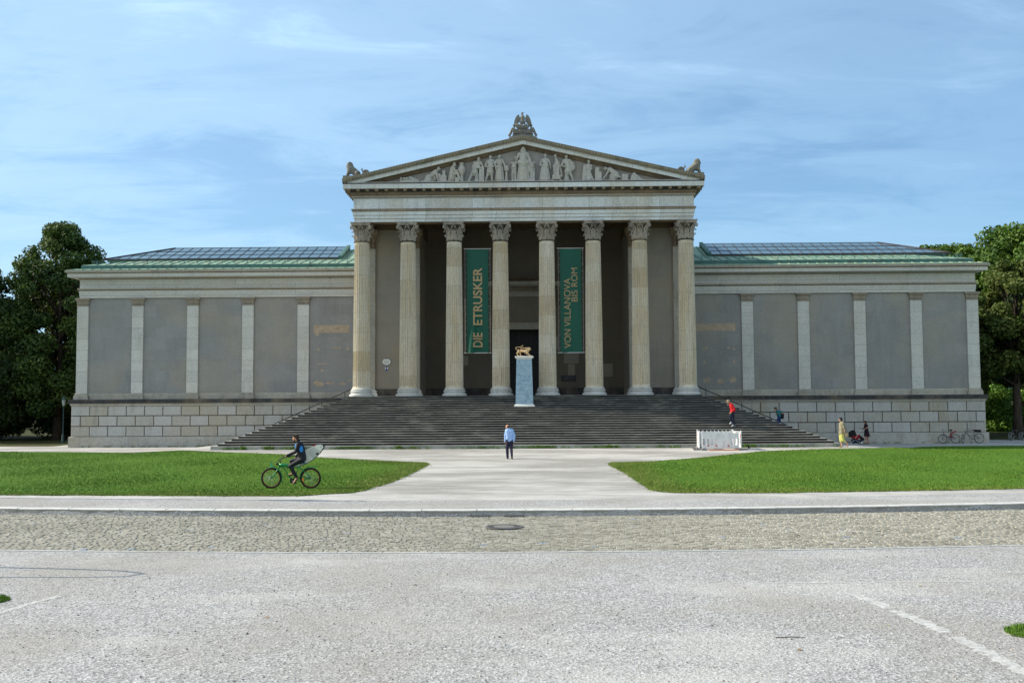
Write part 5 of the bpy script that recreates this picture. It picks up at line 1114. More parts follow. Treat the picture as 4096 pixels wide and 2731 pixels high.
# ---------------------------------------------------------------- bicycles
M_rub=flat('black_rubber',(.010,.010,.011),.75); M_chr=flat('bright_steel',(.45,.45,.46),.25,.5,.9); M_blk=flat('black_paint',(.012,.012,.014),.4)
def wheel(par,c,r,tyre=.026,rim=None,sq=1.0,spokes=28):
    b=MB(); N=40; P=lambda rr,y=0: [(c[0]+rr*cos(2*PI*i/N)*sq,c[1]+y+rr*sin(2*PI*0)*0+ (rr*cos(2*PI*i/N)*math.sqrt(max(0,1-sq*sq))),c[2]+rr*sin(2*PI*i/N)) for i in range(N)]
    b.tube(P(r-tyre),tyre,8,closed=True); w=b.build('wheel',M_rub,par,smooth=True)
    q=MB(); q.tube(P(r-2*tyre-.006),.011,6,closed=True); q.build('rim',rim or M_chr,w,smooth=True)
    s=MB()
    for i in range(spokes):
        a=2*PI*i/spokes; a2=a+(.5 if i%2 else -.5); rr=r-2*tyre-.004; off=math.sqrt(max(0,1-sq*sq)); sg=.02 if i%2 else -.02
        s.tube([(c[0]+.02*cos(a2)*sq,c[1]+sg+.02*cos(a2)*off,c[2]+.02*sin(a2)),(c[0]+rr*cos(a)*sq,c[1]+rr*cos(a)*off,c[2]+rr*sin(a))],.0022,3)
    s.build('spokes',M_chr,w); h=MB(); h.tube([(c[0],c[1]-.05,c[2]),(c[0],c[1]+.05,c[2])],.022,8); h.build('hub',M_blk,w); return w
BX,BYc=-7.98,-31.85; BZ=terr(BX,BYc)+.012
bk=thing('bicycle','green beach cruiser bicycle ridden across the lawn by the surfer','bicycle',(BX,BYc,BZ))
G=lambda u,v,y=0: ((u-846)/582,y,(1310-v)/582)
M_grn=flat('metallic_green_paint',(.006,.20,.055),.25,.6,.2,var=.08); M_org=flat('copper_orange_rim',(.30,.09,.02),.35,.5,.5)
wheel(bk,G(447,1095),.362,.031,M_org); wheel(bk,G(1245,1100),.362,.031,M_org)
b=MB(); 
for pts_,r in (([(620,800),(612,870)],.024),([(612,868),(680,880),(740,960),(800,1060),(875,1140)],.021),([(1005,860),(1030,900),(1110,955),(1180,1020),(1243,1100)],.013),([(880,1145),(1060,1135),(1243,1102)],.012),([(1005,800),(1000,870),(950,1010),(885,1145)],.017),([(760,900),(860,890),(1000,872)],.018),([(1010,1060),(1100,1070),(1235,1095)],.010)): 
    if pts_[0] in((1005,860),(880,1145),(1010,1060)):
        for y in(-.045,.045): b.tube([G(u,v,y) for u,v in pts_],r,8)
    else: b.tube([G(u,v) for u,v in pts_],r,8)
b.build('frame',M_grn,bk,smooth=True)
b=MB(); b.tube([G(600,835),G(660,830),G(740,838),G(810,850),G(850,868)],[.035,.055,.062,.05,.02],10); b.build('tank',M_grn,bk,smooth=True)
b=MB()
for y in(-.055,.055): b.tube([G(605,880,y*.6),G(560,960,y),G(500,1045,y),G(447,1095,y)],[.018,.017,.014,.012],8)
b.build('fork',M_grn,bk,smooth=True)
def fender(c,r,a0,a1,w_,par,tip=0):
    b=MB(); n=22; rows=[]
    for i in range(n+1):
        a=R(a0+(a1-a0)*i/n); e=(tip*max(0,(i-n+3))/3)
        for y,dr in((-w_,-.018),(-w_*.6,0),(0,.008),(w_*.6,0),(w_,-.018)): rows.append((c[0]+(r+dr+e)*cos(a),y,c[2]+(r+dr+e)*sin(a)))
    b.add(rows,[(i*5+j,i*5+j+1,(i+1)*5+j+1,(i+1)*5+j) for i in range(n) for j in range(4)]); return b.build('mudguard',M_grn,par,smooth=True)
fender(G(447,1095),.385,100,-22,.036,bk,.03); fender(G(1245,1100),.385,200,62,.036,bk,.06)
b=MB(); b.tube([G(620,800),G(640,765),G(625,740)],.014,8)
for y in(-1,1): b.tube([G(635,768,0),G(600,755,y*.10),G(650,705,y*.22),G(700,672,y*.30),G(760,664,y*.33)],.011,8)
b.build('handlebar',M_blk,bk,smooth=True); 
for y in(-1,1): b=MB(); b.tube([G(745,666,y*.328),G(885,658,y*.34)],.016,8); b.build('grip',M_rub,bk)
b=MB(); b.ell(G(562,812),(.045,.05,.05),12); b.cap(G(575,812),G(600,830),.012,.012); b.build('headlight',M_blk,bk,smooth=True)
b=MB(); b.prism([(G(430,850)[0],G(430,850)[2]),(G(475,850)[0],G(475,850)[2]),(G(470,800)[0],G(470,800)[2]),(G(450,780)[0],G(450,780)[2]),(G(432,805)[0],G(432,805)[2])],-.008,.008); b.build('fender_ornament',flat('translucent_teal',(.03,.33,.20),.3),bk)
b=MB(); b.ell(G(1085,795),(.12,.075,.035),14); b.cap(G(1010,800),G(1060,800),.028,.04); b.build('saddle',flat('blue_grey_saddle',(.07,.13,.22),.6),bk,smooth=True)
b=MB(); b.lathe([(.085,-.004),(.085,.004)],24,(0,0,0)); o=b.build('chainring',M_blk,bk); o.rotation_euler=(R(90),0,0); o.location=G(880,1150,-.05)
b=MB(); b.bar(G(880,1150,-.07),G(955,1185,-.08),.02); b.bar(G(880,1150,.07),G(800,1068,.08),.02); b.build('crank',M_chr,bk)
for p in (G(945,1190,-.13),G(790,1062,.13)): b=MB(); b.box(p[0]-.045,p[0]+.045,p[1]-.05,p[1]+.05,p[2]-.012,p[2]+.012); b.build('pedal',M_blk,bk)
b=MB(); b.tube([G(885,1112,-.055),G(1240,1088,-.055)],.006,4); b.tube([G(885,1190,-.055),G(1240,1115,-.055)],.006,4); b.build('chain',M_blk,bk)
b=MB(); b.box(G(1080,0)[0],G(1112,0)[0],-.07,-.06,G(0,1155)[2],G(0,1090)[2]); b.build('reflector',flat('amber_reflector',(.75,.22,.02),.3),bk)
# surfer
M_wet=flat('black_neoprene',(.007,.007,.014),.6,.3,var=.2); M_wblue=flat('bright_blue_neoprene',(.01,.20,.55),.5)
J=pts(582,846,1310,dict(head=(938,298,0),neck=(992,372,0),chest=(1040,505,0),pelvis=(1085,700,0),sl=(1010,418,-.17),sr=(1010,418,.17),hl=(1085,720,-.095),hr=(1075,715,.095),el=(965,572,-.25),er=(975,580,.30),wl=(795,635,-.30),wr=(900,680,.36),kl=(848,850,-.15),kr=(835,755,.13),al=(985,1085,-.13),ar=(868,1010,.13),tl=(912,1200,-.14),tr=(765,1045,.14)))
M_strip=flat('grey_neoprene',(.06,.06,.07),.6)
def wets(c,torso,arm,leg,foot,J,k,hp):
    torso(c,.016); 
    for s in 'lr': arm(c,s,.014,.97); leg(c,s,.012,.97)
    c.cap(J['neck'],J['neck']+V3(-.02,0,.03),.066,.062)
def wpatch(c,torso,arm,leg,foot,J,k,hp):
    c.ell(V3(*G(1055,515,-.155)),(.095,.06,.16),12,Matrix.Rotation(R(-8),3,'Y')); c.ell(V3(*G(1055,515,.135)),(.088,.055,.15),12); c.ell(V3(*G(955,480,-.05)),(.05,.11,.14),12)
def beard(c,torso,arm,leg,foot,J,k,hp):
    c.ell(hp(.045,0,-.085),(.052,.052,.04),10); 
    for s in(-1,1): c.cap(hp(.05,.045*s,-.07),hp(.005,.066*s,-.02),.018,.014,6)
    c.cap(hp(.092,-.02,-.045),hp(.092,.02,-.045),.009,.009,6)
def flops(c,torso,arm,leg,foot,J,k,hp):
    for s in 'lr': A,Tt=J['a'+s],J['t'+s]; d=(Tt-A).normalized(); up=V3(-d.z,0,d.x); up=up if up.z>0 else -up; c.cap(A-up*.055-d*.04,Tt-up*.022+d*.02,.018,.018,8); c.cap(A.lerp(Tt,.55)+V3(0,-.035,0),A.lerp(Tt,.55)+V3(0,.035,0)+up*.03,.012,.012,6)
_,hp,J2=person('bearded man in black and blue wetsuit riding green bicycle with surfboard under arm',(BX,BYc,BZ),J,(-1,-.05),1.80,hairstyle='short',hair=flat('brown_hair',(.035,.018,.010),.7),pitch=R(6),
  clothes=[('wetsuit',M_wet,wets),('side_panel',M_wblue,wpatch),('beard',M_hair,beard),('sandals',M_rub,flops)],
  hands=[('l',(-.75,.05,-.62),(-.4,.0,-.8),(.1,1,.2),1.1),('r',(.3,.2,-.9),(0,-1,0),(-1,0,0),.9)])
sb=thing('surfboard','white black-edged short surfboard held under far arm of the cycling surfer','surfboard',(BX,BYc+.36,BZ))
pf=[(770,905),(835,790),(930,655),(1040,565),(1160,493),(1250,452),(1345,420),(1440,412),(1482,432),(1490,470),(1455,535),(1380,635),(1270,730),(1170,802),(1060,855),(960,890),(860,908)]
b=MB(); pl=[(G(u,v)[0],G(u,v)[2]) for u,v in pf][::-1]
def shr(pl,k): 
    cx=sum(p[0] for p in pl)/len(pl); cz=sum(p[1] for p in pl)/len(pl); return [(cx+(x-cx)*k,cz+(z-cz)*k) for x,z in pl]
n=len(pl); rings=[(shr(pl,.90),-.038),(shr(pl,.975),-.028),(pl,0),(shr(pl,.975),.024),(shr(pl,.88),.034)]
v=[(x,y,z) for r_,y in rings for x,z in r_]; f=[(i*n+(j+1)%n,i*n+j,(i+1)*n+j,(i+1)*n+(j+1)%n) for i in range(4) for j in range(n)]; f+=[tuple(range(n))[::-1],tuple(4*n+j for j in range(n))]
b.add(v,f); b.m=[1 if i<3*n else 0 for i in range(4*n)]+[0,0]; b.m=[1]*(4*n)+[0,0]
M_board=flat('white_surfboard_glass',(.70,.70,.62),.25,.5,var=.04); b.build('board',[M_board,M_blk],sb)
b=MB(); g2=lambda u,v:(G(u,v)[0],G(u,v)[2]); b.prism([g2(*p) for p in ((1175,630),(1250,725),(1385,625),(1405,570),(1260,480),(1170,520))],-.0405,-.0385); b.build('grey_pad',flat('pale_grey_deck_pad',(.50,.52,.47),.8,var=.04),sb)
b=MB(); b.ell(G(1340,620,-.06),(.05,.03,.045),10); b.ell(G(1425,470,-.04),(.013,.006,.013),8); b.ell(G(1400,490,-.04),(.013,.006,.013),8); b.build('fin_plug',M_blk,sb)
b=MB(); b.prism([g2(*p) for p in ((1255,450),(1275,478),(1310,440),(1290,432))],-.042,-.0385); b.build('red_mark',M_red,sb)
# ---------------------------------------------------------------- man in red on the stairs
S=362; J=pts(S,1200,800,dict(head=(1092,258,0),neck=(1130,295,0),chest=(1165,360,0),pelvis=(1195,475,0),sl=(1150,320,-.15),sr=(1158,318,.15),hl=(1192,490,-.09),hr=(1190,490,.09),el=(1215,412,-.20),er=(1190,420,.22),wl=(1142,482,-.14),wr=(1150,470,.16),kl=(1118,590,-.09),kr=(1195,645,.09),al=(1150,700,-.09),ar=(1218,775,.09),tl=(1112,745,-.09),tr=(1165,795,.10)))
k14=HS-RS*14
person('grey-haired man in red jacket and dark jeans stepping down the stairs, head bowed',(12.86,-4.36,k14),J,(-.95,-.25),1.78,pitch=R(28),hair=flat('grey_blond_hair',(.30,.25,.18),.8),clothes=[('jacket',flat('red_jacket_cloth',(.50,.012,.015),.8,var=.12),shirt_long),('jeans',flat('dark_blue_denim',(.012,.016,.035),.9,var=.3),trousers()),('trainers',flat('grey_white_trainer',(.38,.42,.46),.6),shoes())],hands=[('l',(-.3,-.1,-.9),(-1,0,0),(0,1,0),.7),('r',(-.3,.1,-.9),(-1,0,0),(0,-1,0),.7)])
# ---------------------------------------------------------------- backpacker on the side steps
S=810; zt=2.71-(0-400)/810.
def Bp(u,v,y=0): return ((u-1010)/S,y,zt-v/S-.919)
J={a:Bp(*b_) for a,b_ in dict(head=(795,500,0),neck=(868,585,0),chest=(930,700,0),pelvis=(1000,930,0),sl=(905,620,-.16),sr=(900,620,.16),hl=(985,960,-.09),hr=(990,960,.09),el=(1125,745,-.24),er=(1000,800,.24),wl=(915,735,-.16),wr=(880,800,.14),kl=(850,1180,-.09),kr=(1030,1260,.1),al=(900,1480,-.09),ar=(1030,1700,.10),tl=(760,1560,-.09),tr=(910,1770,.1)).items()}
M_teal=flat('teal_tshirt_cloth',(.02,.17,.19),.85); M_bjean=flat('blue_jeans_cloth',(.012,.035,.13),.9,var=.2)
def tee(e=.018,up=.36,low=True):
    def f(c,torso,arm,leg,foot,J,k,hp):
        torso(c,e,low=False); arm(c,'l',e+.004,up); arm(c,'r',e+.004,up); c.cap(J['hl']+V3(0,0,.08),J['hr']+V3(0,0,.08),.118,.118)
    return f
tb,hp,_=person('dark-haired person in teal t-shirt with black backpack bending down on side steps',(17.78,4.2,.919),J,(-.9,-.3),1.76,pitch=R(22),clothes=[('tshirt',M_teal,tee()),('jeans',M_bjean,trousers()),('shoes',M_shoe,shoes())],hands=[('l',(-.9,.2,.1),(0,0,-1),(0,1,0),.9),('r',(-.9,-.2,.1),(0,0,-1),(0,-1,0),.9)])
b=MB(); b.cap(Bp(1085,690,-.08),Bp(1130,960,-.08),.11,.13); b.cap(Bp(1085,690,.08),Bp(1130,960,.08),.11,.13); b.cap(Bp(1180,780,-.05),Bp(1190,950,-.05),.08,.08); b.cap(Bp(1180,780,.05),Bp(1190,950,.05),.08,.08)
for y in(-.13,.13): b.tube([Bp(1050,600,y),Bp(960,590,y),Bp(890,680,y*1.1),Bp(920,830,y*1.2),Bp(1080,920,y)],.025,6)
b.tube([Bp(1160,1000,-.05),Bp(1165,1140,-.05)],.014,5); b.tube([Bp(1200,1020,-.05),Bp(1240,1080,-.05)],.012,5)
o=fobj(b,.016,'backpack',flat('black_backpack_fabric',(.010,.010,.014),.8),None,1,(17.78,4.2,.919)); tag(o,'bulky black backpack worn by person in teal t-shirt','backpack')
# ---------------------------------------------------------------- woman in yellow trousers
S=661; J=pts(S,440,1372,dict(head=(418,282,0),neck=(452,372,0),chest=(465,500,0),pelvis=(445,800,0),sl=(480,430,-.16),sr=(470,430,.16),hl=(452,850,-.08),hr=(440,850,.08),el=(525,640,-.22),er=(470,640,.22),wl=(505,790,-.20),wr=(430,780,.22),kl=(490,1080,-.05),kr=(425,1070,.06),al=(665,1225,-.05),ar=(462,1320,.07),tl=(645,1345,-.05),tr=(345,1372,.07)))
m=NT('patterned_blouse_cloth',.85,.2); m.col(m.mix(m.ramp(m.voro(22).outputs['Distance'],[(.25,0),(.5,1)]),(.07,.05,.035),m.mix(m.noise(18,3),(.36,.31,.20),(.16,.17,.12)))); M_blouse=m.mat
def blouse(c,torso,arm,leg,foot,J,k,hp):
    torso(c,.03,low=False); arm(c,'l',.028,.44); arm(c,'r',.028,.44); c.cap(J['hl']+V3(0,0,.10),J['hr']+V3(0,0,.10),.145,.145); c.cap(J['chest'],J['pelvis']+V3(0,0,.04),.15,.16)
M_yel=flat('lemon_yellow_cotton',(.50,.50,.14),.85,var=.12)
person('dark-haired woman in patterned blouse and yellow cropped trousers walking left past the wing',(18.62,-7.02,terr(18.6,-7)),J,(-1,-.12),1.66,female=True,girth=1.12,hairstyle='bob',skin=flat('fair_skin',(.52,.30,.20),.55,var=.05),clothes=[('blouse',M_blouse,blouse),('trousers',M_yel,trousers(.62,.030)),('sandals',flat('tan_sandal',(.30,.18,.10),.6),shoes(.006))],hands=[('l',(-.05,0,-1),(-1,0,0),(-.2,1,0),.5),('r',(-.3,0,-.9),(-1,0,0),(0,1,0),.5)])
hb=thing('handbag','beige woven shoulder bag hanging at the hip of the yellow-trousered woman','handbag',(18.62,-7.02,terr(18.6,-7)))
Bq=lambda u,v,y=0: ((u-440)/S,y,(1372-v)/S)
b=MB(); b.lathe([(.02,-.13),(.10,-.125),(.125,-.05),(.12,.06),(.105,.12),(.09,.10)],16,Bq(598,865,-.16),sy=.55); b.build('bag_body',flat('beige_basketwork',(.42,.32,.20),.9,var=.2,sc=40),hb,smooth=True)
b=MB(); b.tube([Bq(560,800,-.16),Bq(540,600,-.20),Bq(500,410,-.19),Bq(540,420,-.05),Bq(600,600,-.12),Bq(630,800,-.16)],.010,5); b.build('strap',flat('brown_strap',(.12,.07,.04)),hb)
# ---------------------------------------------------------------- woman with pushchair
S=540; J=pts(S,1400,1245,dict(head=(1342,402,0),neck=(1362,470,0),chest=(1375,570,0),pelvis=(1390,760,0),sl=(1375,500,-.15),sr=(1368,500,.15),hl=(1395,800,-.08),hr=(1395,800,.08),el=(1405,590,-.22),er=(1385,600,.22),wl=(1290,652,-.20),wr=(1270,655,.18),kl=(1335,1030,-.08),kr=(1440,1030,.08),al=(1325,1200,-.08),ar=(1490,1200,.08),tl=(1245,1235,-.08),tr=(1415,1238,.08)))
M_dress=flat('dark_plum_dress',(.018,.008,.016),.9)
def dress(c,torso,arm,leg,foot,J,k,hp):
    torso(c,.020,low=True); [c.ell(J['chest']+V3(-.085*k,y_,-.03),(.085,.085,.085),8) for y_ in(-.07,.07)]; c.ell(J['chest']+V3(-.03,0,-.02),(.13,.17,.14),10); arm(c,'l',.018,.26); arm(c,'r',.018,.26)
    for i in range(9): a=2*PI*i/9; c.cap((J['pelvis'].x+.10*cos(a),.08*sin(a),J['pelvis'].z+.02),(J['pelvis'].x+.03+.16*cos(a),.15*sin(a),.58),.07,.05,6)
MO=(24.5,6.3,terr(24.5,6.3))
person('woman in short dark dress pushing a black and red pushchair beside the wall',MO,J,(-1,-.5),1.68,female=True,girth=.92,hairstyle='bob',hair=flat('reddish_brown_hair',(.04,.012,.010),.6),clothes=[('dress',M_dress,dress),('sandals',flat('dark_tan_sandal',(.15,.09,.06)),shoes(.006))],hands=[('l',(-1,0,.05),(0,0,-1),(0,1,0),.9),('r',(-1,0,.05),(0,0,-1),(0,-1,0),.9)])
pr_=thing('pushchair','black and red pushchair with hood and basket pushed along the wall','pushchair',MO)
Pp=lambda u,v,y=0: ((u-1400)/S,y,(1245-v)/S)
M_ffab=flat('black_pushchair_fabric',(.010,.010,.012),.85); M_rfab=flat('dark_red_pushchair_fabric',(.22,.01,.012),.85); M_alu=flat('pale_aluminium',(.55,.56,.58),.3,.5,.4)
b=MB(); n=10; rows=[]
hpts=[(690,950),(705,870),(725,780),(790,730),(880,695),(930,760),(960,870)]
for y in(-.20,-.17,.17,.20): rows.append([Pp(u+(0 if abs(y)<.19 else 8),v+(0 if abs(y)<.19 else 15),y) for u,v in hpts])
v=[p for r_ in rows for p in r_]; nn_=len(hpts); b.add(v,[(i*nn_+j,i*nn_+j+1,(i+1)*nn_+j+1,(i+1)*nn_+j) for i in range(3) for j in range(nn_-1)]+[tuple(range(nn_)),tuple(3*nn_+j for j in range(nn_))[::-1]]); b.build('hood',M_ffab,pr_)
b=MB(); pg=[(745,955),(960,860),(1130,880),(1100,960),(1010,1060),(900,1030)]; b.prism([(Pp(*p)[0],Pp(*p)[2]) for p in pg][::-1],-.18,.18); b.build('seat',M_rfab,pr_)
b=MB(); pg=[(805,1050),(900,1030),(1000,1055),(1190,1080),(1180,1140),(1000,1190),(830,1180)]; b.prism([(Pp(*p)[0],Pp(*p)[2]) for p in pg][::-1],-.15,.15); b.build('basket',flat('navy_basket_fabric',(.010,.014,.035),.85),pr_)
b=MB(); b.cap(Pp(1130,960,-.08),Pp(1230,1050,-.08),.09,.10); b.cap(Pp(1130,960,.06),Pp(1230,1050,.06),.09,.10); fobj(b,.02,'changing_bag',M_ffab,pr_,1)
b=MB()
for y in(-.21,.21): b.tube([Pp(1165,640,y),Pp(1100,740,y),Pp(915,1010,y)],.013,6); b.tube([Pp(880,1070,y),Pp(800,1130,y),Pp(750,1180,y)],.012,6); b.tube([Pp(920,1070,y),Pp(1000,1120,y),Pp(1155,1170,y)],.012,6)
b.build('push_frame',M_alu,pr_); b=MB(); b.tube([Pp(1150,655,-.21),Pp(1200,632,-.20),Pp(1260,640,-.12),Pp(1260,640,.12),Pp(1200,632,.20),Pp(1150,655,.21)],.018,6); b.build('handle',M_ffab,pr_)
def pwheel(c,r):
    b=MB(); b.tube([(c[0]+(r-.02)*cos(2*PI*i/20),c[1],c[2]+(r-.02)*sin(2*PI*i/20)) for i in range(20)],.02,6,closed=True); w=b.build('wheel',M_rub,pr_,smooth=True); b=MB(); b.tube([(c[0],c[1]-.015,c[2]),(c[0],c[1]+.015,c[2])],r*.6,12); b.build('hub',M_alu,w)
for y in(-.23,.23): pwheel(Pp(1155,1175,y),.13); pwheel(Pp(762,1195,y*.6),.09)
# ---------------------------------------------------------------- two bicycles leaning on the podium
S=513
def parked(loc,label,fn):
    t=thing('bicycle',label,'bicycle',loc,0,'bicycles leaning on the podium wall'); fn(t); return t
def bikeA(t):
    A=lambda u,v,y=0: ((u-700)/S,y,(893-v)/S); M_pk=flat('pink_bicycle_paint',(.10,.012,.03),.35,var=.2); M_sil=flat('silver_bicycle_paint',(.16,.16,.19),.3,.5,.3)
    wheel(t,A(448,722),.325,.022); wheel(t,A(930,715),.34,.022)
    b=MB(); b.tube([A(490,450),A(520,540),A(650,665),A(740,760)],.024,8)
    for y in(-.05,.05): b.tube([A(495,530,y*.5),A(475,640,y),A(448,722,y)],.012,6)
    b.tube([A(490,400),A(490,540)],.016,6); b.build('frame',M_sil,t,smooth=True)
    b=MB(); b.tube([A(640,655),A(700,650),A(800,665),A(870,690)],[.03,.04,.045,.02],8); b.tube([A(500,520),A(590,600),A(650,680)],.016,6); b.build('chain_guard',M_pk,t,smooth=True)
    b=MB(); b.tube([A(765,410),A(745,600),A(740,760)],.014,6)
    for y in(-.05,.05): b.tube([A(740,760,y),A(930,715,y)],.010,6); b.tube([A(748,590,y),A(930,715,y)],.010,6)
    b.tube([A(860,560,0),A(1000,560,0)],.012,6); b.build('rear_frame',M_blk,t)
    b=MB(); b.cap(A(710,402),A(800,402),.03,.06); b.cap(A(800,402,-.05),A(800,402,.05),.035,.035); b.build('saddle',M_rub,t)
    b=MB(); b.tube([A(490,400,0),A(480,398,.0),A(500,405,-.12),A(540,410,-.26)],.012,6); b.tube([A(490,400,0),A(470,390,.12),A(520,405,.28)],.012,6); b.tube([A(450,395,-.2),A(420,350,-.2),A(430,300,-.2)],.006,4); b.build('handlebar',M_blk,t)
    b=MB(); b.ell(A(425,325,-.2),(.025,.012,.05),8); b.build('mirror',M_chr,t)
    b=MB(); b.cap(A(745,600,-.03),A(790,520,-.03),.06,.05); b.cap(A(790,520),A(890,470),.055,.05); b.cap(A(890,470),A(940,435),.05,.04); b.cap(A(890,480,.05),A(935,480,.05),.03,.03); fobj(b,.018,'child_seat',flat('red_child_seat_plastic',(.20,.015,.012),.5),t,1)
    b=MB(); b.tube([A(740,765,-.04),A(680,880,-.16)],.010,5); b.bar(A(740,760,-.08),A(700,720,-.09),.018); b.build('kickstand',M_chr,t)
def bikeB(t):
    A=lambda u,v,y=0: ((u-1500)/S,y,(885-v)/S); M_gp=flat('dark_grey_bicycle_paint',(.05,.05,.065),.35)
    wheel(t,A(1190,722),.345,.022,sq=.62); wheel(t,A(1785,697),.365,.022)
    b=MB(); b.tube([A(1270,400),A(1310,480)],.020,8); b.tube([A(1300,455),A(1380,560),A(1460,620),A(1545,650)],.016,8); b.tube([A(1300,480),A(1400,610),A(1515,740)],.019,8); b.tube([A(1625,430),A(1600,520),A(1560,680),A(1515,740)],.015,8)
    for y in(-.05,.05): b.tube([A(1515,740,y),A(1785,697,y)],.010,6); b.tube([A(1590,560,y),A(1785,697,y)],.010,6); b.tube([A(1300,480,y*.4),A(1240,600,y),A(1190,722,y)],.012,6)
    b.build('frame',M_gp,t,smooth=True)
    b=MB(); b.tube([A(1270,400),A(1260,345),A(1225,330,-.2)],.012,6); b.tube([A(1260,345),A(1330,360,.1),A(1420,385,-.05)],.012,6); b.tube([A(1225,330,-.2),A(1190,285,-.2)],.007,4); b.build('handlebar',M_chr,t)
    b=MB(); b.tube([A(1400,378,-.05),A(1460,395,-.05)],.017,6); b.build('grip',M_rub,t)
    b=MB(); b.cap(A(1545,402),A(1640,405),.03,.06); b.cap(A(1640,405,-.05),A(1640,405,.05),.035,.035); b.build('saddle',M_rub,t)
    b=MB(); b.box(A(1665,0)[0],A(1840,0)[0],-.12,.12,A(0,480)[2],A(0,380)[2]); b.build('rack_basket',M_ffab,t)
    b=MB(); b.box(A(1640,0)[0],A(1870,0)[0],-.06,.06,A(0,495)[2],A(0,482)[2])
    for y in(-.06,.06): b.tube([A(1860,490,y),A(1790,690,y)],.006,4); b.tube([A(1760,490,y),A(1785,690,y)],.006,4)
    b.build('luggage_rack',M_chr,t); b=MB(); b.ell(A(1235,500),(.03,.03,.03),8); b.build('headlight',M_chr,t)
    b=MB(); b.tube([A(1500,700,-.06),A(1540,745,-.06)],.012,5); b.lathe([(.09,-.004),(.09,.004)],20); b.build('crank',M_chr,t)
parked((30.7,7.15,terr(30.7,7.1)),'small pink and silver bicycle with red child seat leaning on podium wall',bikeA)
parked((32.33,7.22,terr(32.3,7.2)),'dark grey step-through bicycle with black rack basket at the podium corner',bikeB)
# crow
b=MB(); b.cap((0,0,.10),(-.03,0,.20),.055,.05,10); b.ell((-.045,0,.255),(.035,.03,.035),10); b.cap((-.07,0,.252),(-.105,0,.245),.012,.004,6); b.cap((.03,0,.10),(.11,0,.03),.03,.015,6)
for y in(-.02,.02): b.cap((0,y,.08),(0,y,.005),.009,.008,6); b.cap((0,y,.008),(-.03,y,.006),.007,.006,6)
o=fobj(b,.008,'crow',flat('black_feathers',(.008,.008,.010),.5),None,1,(12.95,-8.1,terr(12.9,-8.1)+.01)); tag(o,'small black crow standing on gravel beside the white barrier','bird')
# bicycle standing in the shade of the right trees and one behind the corner
def bikeC(t):
    wheel(t,(-.52,0,.34),.34,.02); wheel(t,(.52,0,.34),.34,.02); b=MB()
    for p,r in (([(-.36,0,.82),(-.05,0,.30),(.10,0,.85)],.016),([(-.34,0,.78),(.08,0,.80)],.015),([(-.38,0,.9),(-.40,0,.75),(-.52,0,.34)],.014),([(-.05,0,.3),(.52,0,.34),(.08,0,.80)],.010)): b.tube(p,r,6)
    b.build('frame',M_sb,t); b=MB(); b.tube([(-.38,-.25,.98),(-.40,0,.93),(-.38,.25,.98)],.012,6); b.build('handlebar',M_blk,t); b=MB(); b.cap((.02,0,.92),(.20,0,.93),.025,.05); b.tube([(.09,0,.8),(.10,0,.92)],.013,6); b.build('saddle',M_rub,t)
M_sb=flat('shade_dimmed_silver',(.10,.105,.115),.4,.5,.3)  # silver paint darkened to carry the shade it stands in
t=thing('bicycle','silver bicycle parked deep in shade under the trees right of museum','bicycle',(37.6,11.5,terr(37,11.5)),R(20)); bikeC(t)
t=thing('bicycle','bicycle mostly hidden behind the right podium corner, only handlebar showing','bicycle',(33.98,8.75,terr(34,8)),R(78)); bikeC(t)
# ---------------------------------------------------------------- trees
m=NT('bark',.95,.1); m.col(m.ramp(m.noise(3,6,.7,m.vec((3,3,.5))),[(.3,(.025,.02,.016)),(.7,(.085,.07,.055))])); m.bump(m.noise(6,5,.7,m.vec((3,3,.4))),.8,.06); M_bark=m.mat
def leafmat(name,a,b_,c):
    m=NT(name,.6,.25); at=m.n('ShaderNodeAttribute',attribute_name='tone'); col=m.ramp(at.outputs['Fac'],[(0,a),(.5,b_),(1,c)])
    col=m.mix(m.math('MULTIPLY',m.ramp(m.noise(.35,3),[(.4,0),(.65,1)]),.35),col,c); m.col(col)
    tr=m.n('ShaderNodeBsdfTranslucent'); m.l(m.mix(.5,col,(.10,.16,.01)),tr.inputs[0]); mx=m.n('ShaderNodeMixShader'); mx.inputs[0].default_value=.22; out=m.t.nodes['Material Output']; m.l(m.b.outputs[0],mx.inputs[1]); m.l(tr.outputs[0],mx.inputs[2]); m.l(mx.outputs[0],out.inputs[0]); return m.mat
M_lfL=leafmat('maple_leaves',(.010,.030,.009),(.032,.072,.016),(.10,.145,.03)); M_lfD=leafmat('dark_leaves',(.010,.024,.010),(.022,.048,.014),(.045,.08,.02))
M_lfR=leafmat('olive_linden_leaves',(.020,.044,.008),(.058,.096,.018),(.145,.165,.04)); M_lfC=leafmat('chestnut_leaves',(.018,.055,.008),(.055,.120,.014),(.12,.185,.03)); M_lfB=leafmat('bright_shrub_leaves',(.03,.09,.01),(.07,.17,.02),(.16,.27,.04))
